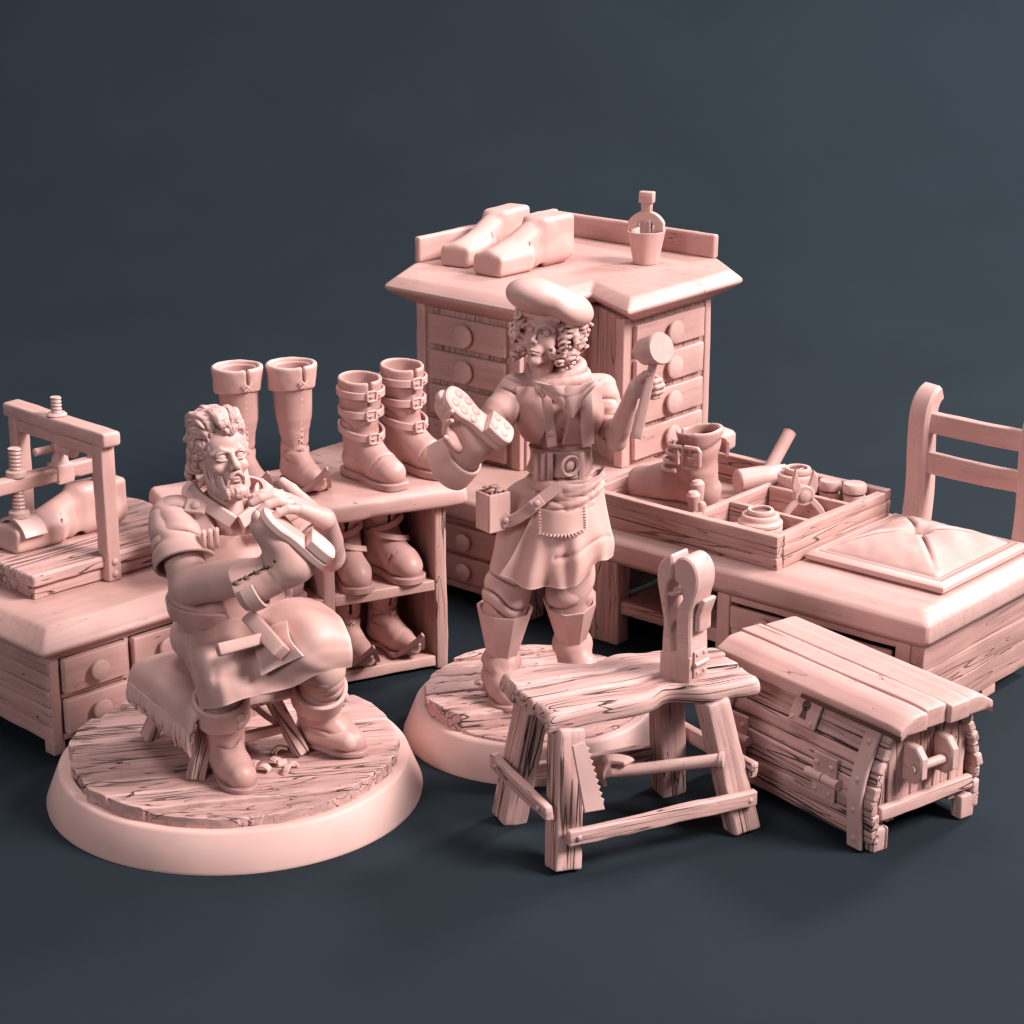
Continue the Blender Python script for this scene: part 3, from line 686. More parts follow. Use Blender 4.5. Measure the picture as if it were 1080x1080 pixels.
b = MB(); b.board(-.032, .032, -.016, .016, .19, .30, 2, .008, .03, .002, fn=lambda P: P * npv((1, 1, 1)) + np.stack([(P[:, 2] - .3) * P[:, 0] * 3.0, 0 * P[:, 0], 0 * P[:, 0]], 1)); b.board(-.041, .041, -.021, .021, .285, .345, 2, .007, .03, .002); b.build('handle', M_WOOD, bb)
b = MB(); b.board(-.03, .03, -.02, .02, .0, .20, 2, .01, .03, .003); b.build('bristles', M_ROUGH, bb)
# ================================================================ shoe rack
RK = (-1.284, 8.57, 0); RY = 27
rk = thing('shoe_rack', 'open pigeonhole shoe rack with a thick plank top full of boots', 'rack', RK, RY)
def rkp(x, y, z): c, s = math.cos(R(RY)), math.sin(R(RY)); return (RK[0] + x * c - y * s, RK[1] + x * s + y * c, z)
b = MB(); b.board(-.08, 1.205, -.05, .60, .79, .875, 0, .028, .04, .006, chip=.5); b.build('top', M_WOOD, rk)
b = MB(); b.board(1.055, 1.115, 0, .56, 0, .79, 2, .01, .05, .005); b.build('side_panel', M_PLANK, rk)
b = MB(); b.board(-.01, .05, 0, .56, 0, .79, 2, .01, .05, .005); b.build('side_panel', M_PLANK, rk)
b = MB(); b.board(.515, .570, .004, .55, .02, .79, 2, .008, .05, .004); b.build('divider', M_WOOD, rk)
for z0 in (.02, .385):
    for (x0, x1) in ((.05, .515), (.57, 1.055)):
        b = MB(); b.board(x0, x1, .008, .55, z0, z0 + .05, 0, .008, .05, .004); b.build('shelf', M_WOOD, rk)
b = MB()
for i in range(6): b.board(.05 + .168 * i, .05 + .168 * i + .165, .53, .56, .03, .79, 2, .004, .06, .002)
b.build('back_panel', M_PLANK, rk)

# ================================================================ boots
def lace_x(mb, c, u, v, nrm, w, h, r=.004):
    for sgn in (-1, 1): mb.tube([npv(c) - npv(u) * w * sgn - npv(v) * h + npv(nrm) * .002, npv(c) + npv(nrm) * .007, npv(c) + npv(u) * w * sgn + npv(v) * h + npv(nrm) * .002], r, 6)
def pointed_boot(label, loc, yaw, group, H=.54, cuff=True, small=1.0):
    t = thing('boot', label, 'boot', loc, yaw, group)
    s = Sdf((-.17, -.16, -.01), (.42, .16, H + .05), .0065)
    ax = [(-.005, 0, .10), (0, 0, min(.2, H * .6)), (.0, 0, min(.32, H * .8)), (-.01, 0, H)]
    s.chain(ax, [.066, .066, .086 if H > .4 else .076, .105 if H > .4 else .085], .03)
    s.chain([(-.03, 0, .07), (.05, 0, .062), (.15, 0, .058), (.23, 0, .055), (.285, 0, .085)], [.064, .06, .062, .042, .012], .02)
    s.chain([(.02, 0, .14), (.13, 0, .07)], [.055, .05], .02)
    s.half((0, 0, H), (0, 0, 1), .008); s.half((0, 0, .022), (0, 0, -1), .004)
    s.chain([(-.01, 0, H + .06), (-.005, 0, H - .12)], [.084 if H > .4 else .066, .07 if H > .4 else .05], .004, True)
    s.box((.09, 0, H), (.05, .005, .10), None, .002, .004, True)
    def dsp(V, N): return .003 * noise(V, (14, 14, 9)) + crease(V, (0, 0, 1), 26, .014, 4, (0, 0, .17), .11)
    s.build('upper', M_LEATHER, t, dsp)
    if cuff:
        s = Sdf((-.17, -.16, H - .16), (.16, .16, H + .05), .0065)
        s.chain([(-.01, 0, H - .12), (-.01, 0, H + .02)], [.112, .124], .006); s.chain([(-.01, 0, H - .2), (-.01, 0, H + .06)], [.094, .1], .002, True)
        s.half((0, 0, H + .012), (0, 0, 1), .012); s.half((0, 0, H - .105), (0.1, 0, -1), .01)
        s.box((.1, 0, H + .01), (.06, .006, .07), Fr(Rm=rx(.08)).R, .002, .008, True)
        def dsp(V, N): return .003 * noise(V, 20)
        s.build('cuff', M_CLAY, t, dsp)
        b = MB(); lace_x(b, (.117, 0, H - .062), (0, 1, 0), (0, 0, 1), (1, 0, 0), .02, .016, .0045); b.build('tie', M_CLAY, t)
    b = MB()
    for i in range(9):
        z_ = H - .135 - i * .028; k = min(1, max(0, (z_ - .2) / .3)); xr = .064 + .026 * k + (.0 if z_ > .2 else .02); lace_x(b, (xr, 0, z_), (0, 1, 0), (0, 0, 1), (1, 0, 0), .011, .009, .0034)
    b.build('lacing', M_CLAY, t)
    # sole: flat heel to upturned triangular toe
    path = npv([(-.1, 0, .0), (-.03, 0, .0), (.06, 0, .006), (.15, 0, .004), (.205, 0, .012), (.25, 0, .045), (.30, 0, .10), (.325, 0, .135)]); wd = npv([.035, .064, .052, .072, .078, .058, .024, .004])
    P = crv(path, 30); W_ = crv(wd[:, None], 30)[:, 0]; V = []; F = []
    for i in range(30):
        T = unit(P[min(i + 1, 29)] - P[max(i - 1, 0)]); Nn = npv((-T[2], 0, T[0]))
        for (a, bq) in ((-1, 0), (-1, 1), (1, 1), (1, 0)): V.append(P[i] + npv((0, a * max(W_[i], .004), 0)) + Nn * .02 * bq)
    for i in range(29):
        for k in range(4): l = (k + 1) % 4; F.append((i * 4 + k, (i + 1) * 4 + k, (i + 1) * 4 + l, i * 4 + l))
    F.append((0, 1, 2, 3)); F.append((119, 118, 117, 116)); b = MB(); b.add(V, F); b.build('sole', M_DARK, t)
    return t
def strap_ring(mb, zc, rx_, ry_, cx, w, th, tilt=0, a0=0, a1=2 * PI, n=28):
    pts = []; nr = []
    for i in range(n):
        a = a0 + (a1 - a0) * i / (n - 1); pts.append((cx + rx_ * math.cos(a), ry_ * math.sin(a), zc + tilt * math.cos(a))); nr.append((math.cos(a), math.sin(a), 0))
    mb.ribbon(pts, nr, w, th)
def buckle(mb, c, n, u, s_=.024, r=.0045):
    c = npv(c); n = unit(n); u = npv(u); u = unit(u - n * (u @ n)); v = np.cross(n, u)
    q = [c + n * .008 + u * s_ * a + v * s_ * b_ for a, b_ in ((1, .8), (.8, 1), (-.8, 1), (-1, .8), (-1, -.8), (-.8, -1), (.8, -1), (1, -.8))]
    mb.tube(q, r, 8, True); mb.tube([c + n * .011 - u * s_, c + n * .013 + u * s_ * .2], r * .8, 6); rivet(mb, c + n * .006 + u * s_ * 1.9, n, .005)
def round_boot(label, loc, yaw, group, H=.46, style='buckle', toe=.24):
    t = thing('boot', label, 'boot', loc, yaw, group)
    s = Sdf((-.18, -.16, -.01), (.36, .16, H + .05), .0065)
    s.chain([(-.015, 0, .1), (-.012, 0, .2), (-.01, 0, H)], [.074, .076, .093], .03)
    s.chain([(-.04, 0, .075), (.06, 0, .075), (.15, 0, .072), (toe - .04, 0, .068)], [.066, .060, .070, .064], .02)
    s.chain([(.0, 0, .17), (.13, 0, .09)], [.062, .062], .03)
    s.half((0, 0, H), (.1, 0, 1), .008); s.half((0, 0, .025), (0, 0, -1), .004)
    s.chain([(-.01, 0, H + .06), (-.01, 0, H - .15)], [.080, .064], .004, True)
    s.box((.085, -.01, H - .03), (.05, .006, .09), None, .002, .006, True)
    ring = [(toe - .085 + .02 * math.cos(a), .073 * math.sin(a), .068 + .073 * math.cos(a)) for a in np.linspace(-PI / 2, PI / 2, 13)]
    s.chain(ring, .004, .006, True)
    def dsp(V, N): return .003 * noise(V, (13, 13, 16)) + crease(V, (.2, 0, 1), 20, .014, 4, (-.03, 0, .22), .15)
    s.build('upper', M_LEATHER, t, dsp)
    o = [(-.115, .02), (-.1, .050), (-.05, .067), (.05, .060), (.12, .073), (.18, .076), (toe + .005, .060), (toe + .030, .027)]
    poly = crv(npv(o + [(x, -y) for x, y in o[::-1]] + [o[0]]), 60)[:-1]
    b = MB(); b.prism(poly, 0, .034, bev=.005); b.build('sole', M_DARK, t)
    if style == 'buckle':
        for k, z_ in enumerate((.22, .31, .40)):
            if z_ > H - .03: continue
            rr_ = .081 + .012 * (z_ - .22) / .2; b = MB(); strap_ring(b, z_, rr_ + (.022 if z_ < .25 else 0), rr_, -.006, .034, .010, -.006 if z_ > .25 else -.02, -2.6, 2.6); 
            st = b.build('strap', M_LEATHER, t); b = MB(); buckle(b, (rr_ - .004 + (.022 if z_ < .25 else .0), -.012, z_ - (.018 if z_ < .25 else .006)), (1, -.1, 0.1), (0, 1, 0), .021, .0055); b.build('buckle', M_METAL, st)
    elif style == 'lace':
        for k in range(4):
            b = MB(); z_ = .17 + .06 * k; sg = 1 if k % 2 else -1; xx = .125 - .02 * k + (.01 if k == 0 else 0)
            b.ribbon(crv(npv([(xx - .10, -.078 * sg, z_ - .035), (xx - .045, -.066 * sg, z_ - .01), (xx - .020, 0, z_ + .012), (xx - .050, .06 * sg, z_ + .03), (xx - .105, .075 * sg, z_ + .045)]), 14), [(.2, -sg, .2), (.5, -sg * .8, .3), (.8, -sg * .5, .4), (1, -.2 * sg, .5), (1, 0, .5), (1, 0, .5), (1, 0, .5), (1, 0, .4), (1, 0, .3), (1, .2 * sg, .3), (.8, .5 * sg, .2), (.6, .8 * sg, .2), (.4, sg, .1), (.2, sg, .1)], .026, .008); b.build('lace_strap', M_LEATHER, t)
    return t
g = 'tall pointed boots on the shoe rack'
p1 = pointed_boot('tall cuffed boot on the rack, leftmost and partly behind the seated man', rkp(.30, .40, .876), -60, g); p1.scale = (.92, .92, 1)
dup(p1, rkp(.53, .34, .876), -56, 'tall cuffed boot with pointed toe on the rack, between its twin and the buckled boots')
g = 'buckled boots on the shoe rack'
q1 = round_boot('round-toed boot with three buckled straps on the rack, the shorter left one of the pair', rkp(.84, .30, .876), -52, g); q1.scale = (1.08, 1.08, 1.0)
q2 = dup(q1, rkp(1.075, .36, .876), -44, 'round-toed boot with three buckled straps at the right end of the rack top', (1.1, 1.1, 1.04))
g = 'strapped boots in the shoe rack'
r1 = round_boot('dark strapped boot in the upper right pigeonhole, on the left', rkp(.70, .21, .436), -66, g, .36, 'lace', .21)
dup(r1, rkp(.90, .24, .436), -50, 'dark strapped boot in the upper right pigeonhole, beside the side panel', (1.1, 1.1, 1.02))
r3 = round_boot('round-toed boot deep in the upper left pigeonhole behind the held boot', rkp(.37, .22, .436), -62, g, .34, 'lace', .2)
g = 'pointed boots in the shoe rack'
s1 = pointed_boot('pointed boot in the lower right pigeonhole, next to the divider', rkp(.70, .22, .071), -62, g, .31, False)
dup(s1, rkp(.90, .25, .071), -52, 'pointed boot in the lower right pigeonhole, next to the side panel')
# ================================================================ tool tray and what stands in it
_wc, _ws = math.cos(R(WY)), math.sin(R(WY))
def WL(x, y, z): return (WB[0] + x * _wc - y * _ws, WB[1] + x * _ws + y * _wc, z)
ty = thing('tool_tray', 'rough plank tray divided into compartments on the workbench', 'tray', WL(0, 0, .582), WY)
def wall(x0, x1, y0, y1, z0, z1, ax, nm='side_board', n=3):
    b = MB(); hh = (z1 - z0) / n
    for i in range(n): b.board(x0, x1, y0, y1, z0 + hh * i, z0 + hh * (i + 1) - .0015, ax, .006, .025, .0045)
    return b.build(nm, M_PLANK, ty)
wall(-1.90, -.80, .07, .115, 0, .155, 0); wall(-1.87, -.80, .955, 1.0, 0, .155, 0)
wall(-.845, -.795, .117, .953, 0, .152, 1); wall(-1.90, -1.86, .117, .953, 0, .15, 1)
wall(-1.33, -1.295, .117, .953, 0.012, .135, 1, 'divider', 1); wall(-1.293, -.847, .40, .43, .012, .135, 0, 'divider', 1); wall(-1.293, -.847, .72, .75, .012, .135, 0, 'divider', 1)
b = MB(); b.board(-1.86, -.845, .115, .955, .002, .014, 0, .003); b.build('base', M_WOOD, ty)

TB = round_boot('wide ankle boot with one big buckle in the left end of the tray', WL(-1.56, .50, .598), WY + 193, None, .30, 'none', .27)
TB.scale = (1.2, 1.26, 1.32)
st = MB(); strap_ring(st, .22, .108, .100, -.012, .055, .010, -.012, -2.9, 1.2, 34); st_ = st.build('strap', M_LEATHER, TB)
b = MB(); c = npv((-.03, .108, .222)); q = []
for a_, b_ in ((1, .75), (.75, 1), (-.75, 1), (-1, .75), (-1, -.75), (-.75, -1), (.75, -1), (1, -.75)): q.append(c + npv((.035 * a_, .006, .036 * b_)))
b.tube(q, .009, 8, True); b.tube([c + npv((-.033, .01, 0)), c + npv((.012, .012, 0))], .006, 6); b.tube([c + npv((.005, .006, -.03)), c + npv((.005, .006, .03))], .006, 6); b.build('buckle', M_METAL, st_)
b = MB()
for k in range(4):
    z_ = .155 + .030 * k; xx = .118 - .008 * k
    b.tube(crv(npv([(xx - .075, .092, z_ + .006), (xx - .03, .088, z_ + .004), (xx, .05, z_), (xx + .004, .0, z_ - .002)]), 12), .0075, 8)
b.build('lacing', M_CLAY, TB)

def awl(label, p, lean, L=.15, r=.017):
    t = thing('awl', label, 'awl', p, 0, 'awls standing in the tool tray'); B = basis(lean); M = Fr((0, 0, 0), np.stack([B[:, 1], B[:, 2], B[:, 0]], 1))
    b = MB(); b.lathe([(r * .45, .03), (r * .7, .05), (r * .8, L * .5), (r * 1.25, L * .8), (r * 1.35, L * .92), (r * .9, L * 1.02), (r * .2, L * 1.05)], M, 18); b.build('handle', M_WOOD, t)
    b = MB(); b.lathe([(.002, -.03), (.005, 0), (.006, .035)], M, 8); b.build('spike', M_METAL, t); return t
awl('awl with the tallest rounded handle, at the back of the three in the tray', WL(-1.40, .33, .63), (-.12, .1, 1), .175, .025)
awl('awl with a looped thick handle standing at the front of the three in the tray', WL(-1.38, .25, .62), (-.05, -.05, 1), .16, .024)
awl('awl with a slim short handle, rightmost of the three in the tray', WL(-1.31, .20, .64), (.06, 0, 1), .115, .015)
def tin(name, label, p, r, rings, cat='jar', grp=None):
    t = thing(name, label, cat, p, 0, grp); b = MB(); b.lathe([(x * r, z) for x, z in rings], None, 36); b.build('body', M_CLAY, t); return t
rings = [(.96, 0), (1, .006), (1, .022), (.95, .026), (1, .032), (1, .05), (.95, .054), (1, .06), (1, .072), (.86, .084), (.84, .10), (.82, .104), (.60, .106), (.60, .122), (.57, .128), (.47, .128), (.45, .116), (.02, .114)]
t1 = tin('thread_spool', 'ringed spool with a needle stuck in its side, in the front compartment of the tray', WL(-1.03, .27, .64), .100, rings, 'spool')
b = MB(); b.tube([(-.02, -.102, .0), (-.018, -.106, .05), (-.014, -.104, .062), (-.01, -.104, .05)], .0035, 6); b.build('needle', M_METAL, t1)
tin('lidded_tin', 'wide stepped tin at the back of the tray beside the small jars', WL(-1.22, .85, .668), .095, [(.9, 0), (1, .01), (1, .04), (.97, .045), (1, .05), (1, .085), (.96, .094), (.66, .096), (.66, .118), (.62, .124), (.48, .124), (.46, .112), (.02, .11)], 'tin')
jr = [(.85, 0), (.92, .01), (.92, .042), (.80, .046), (.80, .052), (1, .056), (1.02, .064), (1.02, .088), (.92, .098), (.02, .099)]
tin('small_jar', 'small lidded jar between the wide tin and its twin in the tray', WL(-1.06, .885, .655), .052, jr, 'jar', 'small lidded jars in the tray')
tin('small_jar', 'small lidded jar in the far right corner of the tray', WL(-.93, .89, .665), .055, jr, 'jar', 'small lidded jars in the tray')
# risers the tins stand on are the heaped offcuts in those compartments
b = MB()
for i in range(46):
    x, y = (rnd.uniform(-1.26, -.88), rnd.uniform(.78, .93)) if i % 2 else (rnd.uniform(-1.26, -.88), rnd.uniform(.15, .37))
    M = Fr(WL(x, y, .60 + rnd.uniform(.005, .045)), rz(rnd.uniform(0, 6)) @ rx(rnd.uniform(-.4, .4))); b.board(-.05, .05, -.03, .03, -.006, .006, 0, .004, .05, .004, M)
tag(b.build('leather_offcuts', M_LEATHER), 'loose leather offcuts heaped under the tins in the tray', 'leather scraps', kind='stuff')
# round mallet lying in the middle
t = thing('round_mallet', 'round-headed mallet lying in the tray with its handle pointing up to the right', 'mallet', WL(-1.50, .80, .66), 0)
b = MB(); M = Fr((0, 0, .02), np.stack([npv((0, 0, 1)), unit((-.35, .94, 0)), unit((.94, .35, .0))], 1)); b.lathe([(.05, -.03), (.058, -.022), (.062, .1), (.058, .23), (.05, .24)], M, 28); b.build('head', M_WOOD, t)
b = MB(); b.tube(crv(npv([(.12, .05, .03), (.19, .13, .13), (.235, .17, .20), (.245, .18, .215)]), 14), npv([.032] * 11 + [.034, .030, .016]), 16); b.build('handle', M_WOOD, t)
# pliers
t = thing('pliers', 'cutting pliers standing jaws up in the tray beside the ringed spool', 'pliers', WL(-1.02, .60, .60), 12)
b = MB()
def flat(poly, z0, z1): 
    b.prism(poly, z0, z1, Fr((0, 0, 0), npv([[1, 0, 0], [0, 0, -1], [0, 1, 0]])), .004)
flat([(-.045, .16), (-.062, .20), (-.055, .25), (-.045, .285), (-.028, .23), (-.012, .195), (.0, .15)], -.012, .012)
b.build('jaw', M_METAL, t); b = MB()
flat([(.05, .16), (.066, .20), (.058, .245), (.04, .275), (.03, .235), (.018, .195), (.0, .15)], -.012, .012); b.build('jaw', M_METAL, t)
b = MB(); b.lathe([(.044, -.018), (.05, -.012), (.05, .012), (.044, .018)], Fr((0, 0, .155), npv([[1, 0, 0], [0, 0, -1], [0, 1, 0]]))); b.lathe([(.026, .015), (.026, .024), (.02, .028)], Fr((0, 0, .155), npv([[1, 0, 0], [0, 0, -1], [0, 1, 0]]))); b.build('pivot', M_METAL, t)
for sg in (-1, 1):
    b = MB(); b.ribbon(crv(npv([(.0, 0, .15), (.04 * sg, 0, .125), (.085 * sg, 0, .07), (.085 * sg, 0, .02)]), 14), (0, -1, 0), .032, .018); b.build('grip', M_METAL, t)

# ================================================================ cushion
cu = thing('seat_cushion', 'square buttoned cushion with a piped edge at the right end of the workbench', 'cushion', WL(-.435, .635, .583), WY)
n = 61; g_ = np.linspace(-1, 1, n); U, V_ = np.meshgrid(g_, g_, indexing='ij')
m = 1 - np.maximum(np.abs(U), np.abs(V_)); hx, hy = .285, .31
d1 = np.minimum(np.abs(U - V_), np.abs(U + V_)); rr = np.sqrt(U ** 2 + V_ ** 2)
Z = .045 + .088 * (1 - (1 - np.clip(m, 0, 1)) ** 2.6) * (1 - .26 * np.exp(-(d1 / .05) ** 2) * np.clip(rr * 3, 0, 1)) - .055 * np.exp(-(rr / .16) ** 2)
Z += .003 * noise(np.stack([U.ravel() * 2, V_.ravel() * 2, U.ravel() * 0], 1), 3).reshape(n, n)
Z = np.where(m < .001, .035, Z); k = 1 - .06 * (1 - np.abs(V_)) * 0
P = np.stack([U * hx * (1 - .05 * (1 - U * U) * 0), V_ * hy, Z], -1).reshape(-1, 3); F = []
for i in range(n - 1):
    for j in range(n - 1): a = i * n + j; F.append((a, a + n, a + n + 1, a + 1))
b = MB(); b.add(P, F); b.build('pad', M_CLOTH, cu, 80)
b = MB(); b.prism([(-.345, -.37), (.345, -.37), (.345, .37), (-.345, .37)], 0, 0, rings=[(.012, 0), (0, .01), (0, .03), (.014, .044), (.03, .047), (.036, .043), (.05, .05), (.06, .045)]); b.build('border', M_CLOTH, cu)
b = MB(); b.ball((0, 0, .082), (.036, .034, .016), None, 10); b.build('button', M_CLOTH, cu)
# ================================================================ stitching horse
HZ = (.163, 7.216, 0); HY = 24
hs = thing('stitching_bench', 'rough four-legged stitching bench with an upright jaw clamp on its seat', 'bench', HZ, HY)
b = MB()
# seat outline with a notch on the near side; three logs merged
def seat_fn(P):
    P = P.copy(); x = P[:, 0]; y = P[:, 1]
    near = np.clip(1 - y / .2, 0, 1)
    notch = .065 * np.exp(-((x - .50) / .085) ** 2) * near
    P[:, 1] = y + notch
    far = np.clip((y - .2) / .2, 0, 1)
    P[:, 1] -= far * (.05 * np.exp(-((x - .33) / .09) ** 2) + np.clip((x - .45) / .4, 0, 1) * .11)
    P[:, 2] += .006 * noise(P, (4, 10, 1)) * (P[:, 2] > .54)
    return P
b.board(-.035, .86, -.015, .14, .505, .585, 0, .03, .018, .009, fn=seat_fn, chip=.8)
b.board(-.04, .855, .137, .285, .505, .587, 0, .022, .018, .008, fn=seat_fn, chip=.8)
b.board(-.045, .84, .282, .43, .507, .588, 0, .022, .018, .008, fn=seat_fn, chip=.8)
b.build('seat', M_ROUGH, hs)
legs = [((-.035, .35, 0), (.05, .31, .51)), ((-.02, -.11, 0), (.05, .02, .51)), ((.655, .33, 0), (.60, .28, .51)), ((.745, -.10, 0), (.665, .03, .51))]
for p, q in legs:
    b = MB(); b.beam(p, q, .115, .105, (1, 0, 0), .012, .022, .006, .125, .10); b.build('leg', M_ROUGH, hs)
b = MB(); b.beam((-.03, -.165, .155), (.775, -.145, .155), .035, .062, (0, 0, 1), .008, .022, .006); 
rivet(b, (.01, -.185, .155), (0, -1, 0), .011); rivet(b, (.74, -.166, .155), (0, -1, 0), .011); b.build('stretcher', M_ROUGH, hs)
b = MB(); b.beam((-.088, -.125, .245), (-.085, .385, .245), .035, .062, (0, 0, 1), .008, .022, .006)
rivet(b, (-.107, -.07, .245), (-1, 0, 0), .011); rivet(b, (-.103, .33, .245), (-1, 0, 0), .011); b.build('stretcher', M_ROUGH, hs)
b = MB(); b.beam((.785, -.115, .25), (.715, .36, .25), .035, .062, (0, 0, 1), .008, .022, .006); b.build('stretcher', M_ROUGH, hs)
b = MB(); b.beam((-.04, .395, .165), (.66, .36, .165), .035, .062, (0, 0, 1), .008, .022, .006); b.build('stretcher', M_ROUGH, hs)
# jaw clamp: two curved boards hinged at the foot
CP = Fr((.60, .125, .585), rz(R(-64)), 1.0)
def jaw(poly, w_):
    poly = npv(poly); P = crv(np.concatenate([poly, poly[:1]]), 90)[:-1]
    Mj = Fr(CP.c, CP.R @ np.stack([npv((1, 0, 0)), npv((0, 0, 1)), npv((0, -1, 0))], 1)); b = MB(); b.prism(P, -w_, w_, Mj, .007); return b
vc = jaw([(-.072, .06), (-.070, .15), (-.068, .22), (-.085, .30), (-.10, .37), (-.10, .42), (-.085, .455), (-.055, .482), (-.034, .482), (-.030, .41), (-.05, .375), (-.055, .33), (-.045, .25), (-.030, .17), (-.022, .06)], .056).build('jaw_clamp', M_WOOD, hs)
jaw([(.0, .08), (-.005, .20), (.0, .28), (.022, .33), (.022, .362), (.0, .385), (-.018, .405), (-.018, .46), (-.003, .484), (.03, .494), (.065, .478), (.086, .44), (.088, .39), (.075, .34), (.062, .28), (.060, .2), (.060, .08)], .060).build('jaw', M_WOOD, vc)
b = MB(); b.board(-.075, .065, -.062, .062, -.012, .10, 2, .007, .03, .003, M=CP); b.build('foot_block', M_WOOD, vc)
b = MB(); b.board(.062, .088, -.035, .045, .20, .335, 2, .009, .03, .002, M=CP, fn=lambda P: P + np.stack([.02 * np.clip((P[:, 2] - .27) / .06, 0, 1), 0 * P[:, 0], 0 * P[:, 0]], 1)); b.build('wedge', M_WOOD, vc)
b = MB(); b.board(.066, .074, -.04, .036, .075, .122, 2, .003, .03, .0, M=CP); b.board(.066, .074, -.04, .036, .018, .064, 2, .003, .03, 0, M=CP); b.tube([CP.p((.078, -.044, .070)), CP.p((.078, .040, .070))], .009, 10)
for (y_, z_) in ((-.025, .108), (.02, .108), (-.025, .035), (.02, .035)): rivet(b, CP.p((.076, y_, z_)), CP.v((1, 0, 0)), .008)
b.build('hinge', M_METAL, vc)
b = MB(); b.tube([CP.p((-.07, 0, .215)), CP.p((.0, 0, .219))], .013, 12); b.build('screw', M_METAL, vc)
b = MB(); b.tube([CP.p((-.07, 0, .33)), CP.p((.0, 0, .334))], .013, 12)
for z_ in (.33,): b.tube([CP.p((-.05 + .03 * math.cos(a), .04 * math.sin(a), z_)) for a in np.linspace(0, 6.28, 20)[:-1]], .009, 8, True)
b.build('screw', M_METAL, vc)
# hooked bar through the far leg
b = MB(); b.tube([(.27, .07, .26), (.46, -.03, .295), (.615, -.135, .335)], [.022, .024, .024], 18); b.lathe([(.026, .0), (.030, .004), (.030, .02), (.018, .022)], Fr((.612, -.133, .334), np.stack([npv((0, 0, 1)), unit((.6, .8, 0)), unit((.8, -.6, .22))], 1)))
tb = b.build('clamp_bar', M_WOOD, hs)
b = MB(); b.ribbon(crv(npv([(.255, .11, .21), (.245, .10, .265), (.27, .09, .300), (.315, .06, .300), (.325, .045, .292)]), 16), [(-1, 0, .1)] * 4 + [(-.7, 0, .7)] * 4 + [(0, 0, 1)] * 8, .062, .016); b.build('hook', M_METAL, tb)

sw = thing('hand_saw', 'small toothed saw blade hanging on the near left leg of the stitching bench', 'saw', HZ, HY)
pl = [(0, 0), (0, .32), (.062, .33)]
for i in range(9): z_ = .31 - i * .031; pl += [(.066 + .003 * i, z_), (.082 + .003 * i, z_ - .014)]
pl += [(.098, .03), (.10, 0)]
b = MB(); M = Fr((.03, -.175, .25), np.stack([unit((.94, -.05, -.0)), unit((-.10, .22, .97)), unit((0, -.97, .22))], 1), .80); b.prism(pl, 0, .014, M, .003); b.build('blade', M_METAL, sw)

# ================================================================ strapped chest
CH = (1.35, 7.215, 0); CY = 36
ch = thing('wooden_chest', 'old plank chest with iron straps, hinges and a keyhole plate, in front at the right', 'chest', CH, CY)
prof = [(.0, 0), (-.015, .22), (.012, .33), (.088, .505)]       # near side: width coordinate x against z
Wd = .57; Ln = .92
def side_x(z): return float(np.interp(z, [p[1] for p in prof], [p[0] for p in prof]))
b = MB()
zs = [.035, .10, .16, .22, .275, .325, .375, .42, .465, .505]
for side in (0, 1):
    for i in range(len(zs) - 1):
        x0, x1 = side_x(zs[i]), side_x(zs[i + 1]); p = npv((x0, 0, zs[i])); q = npv((x1, 0, zs[i + 1])); 
        if side: p[0] = Wd - p[0]; q[0] = Wd - q[0]
        u = unit(q - p); n_ = npv((-u[2], 0, u[0])) if not side else npv((u[2], 0, -u[0])); L_ = np.linalg.norm(q - p)
        M = Fr(p, np.stack([npv((0, 1, 0)), u, n_], 1) if not side else np.stack([npv((0, 1, 0)), u, n_], 1))
        j = rnd.uniform(-.004, .006)
        b.board(.0, Ln, .0015, L_ - .0015, -.035, j, 0, .009, .022, .006, M)
b.build('side_planks', M_ROUGH, ch)
for yy, sg in ((.05, 1), (Ln - .05, -1)):
    b = MB(); n = 11
    for i in range(n):
        xa, xb = .055 + (Wd - .11) * i / n, .055 + (Wd - .11) * (i + 1) / n; xm = (xa + xb) / 2
        zt = .53 if .1 < xm < Wd - .1 else .30 + (min(xm, Wd - xm) - .02) * 2.1
        b.board(xa + .001, xb - .001, yy - .015, yy + .015, .085 - .03 * math.sin(3.14 * i / (n - 1)) * 0 + .02 * math.sin(PI * (i + .5) / n), zt - .02, 2, .006, .022, .005)
    b.build('end_panel', M_ROUGH, ch)
b = MB(); b.board(.035, Wd - .03, -.002, .03, .13, .18, 0, .008, .022, .006); b.build('end_rail', M_ROUGH, ch)
for (x0, x1) in ((.01, .085), (Wd - .085, Wd - .01)):
    for (y0, y1) in ((.005, .06), (Ln - .06, Ln - .01)): b = MB(); b.board(x0, x1, y0, y1, 0, .10, 2, .01, .02, .006); b.build('foot', M_ROUGH, ch)
# lid
b = MB()
for i, (x0, x1, zt) in enumerate(((.035, .175, .0), (.178, .285, .006), (.288, .395, .006), (.398, .535, .0))):
    def lf(P, i=i):
        P = P.copy(); x = P[:, 0]; c = np.clip(np.minimum(x - .035, .535 - x) / .075, 0, 1); up = np.clip((P[:, 2] - .49) / .06, 0, 1)
        P[:, 2] -= (1 - c) * .040 * (up > .4); P[:, 1] += .012 * math.sin(i * 2.1); 
        e = np.clip((-.02 - P[:, 1]) / .05, 0, 1); P[:, 2] -= e * .006 * (up > .4); return P
    b.board(x0, x1, -.075, Ln + .03, .492, .568 + zt, 1, .008, .022, .0025, fn=lf, chip=.3)
b.build('lid', M_WOOD, ch)
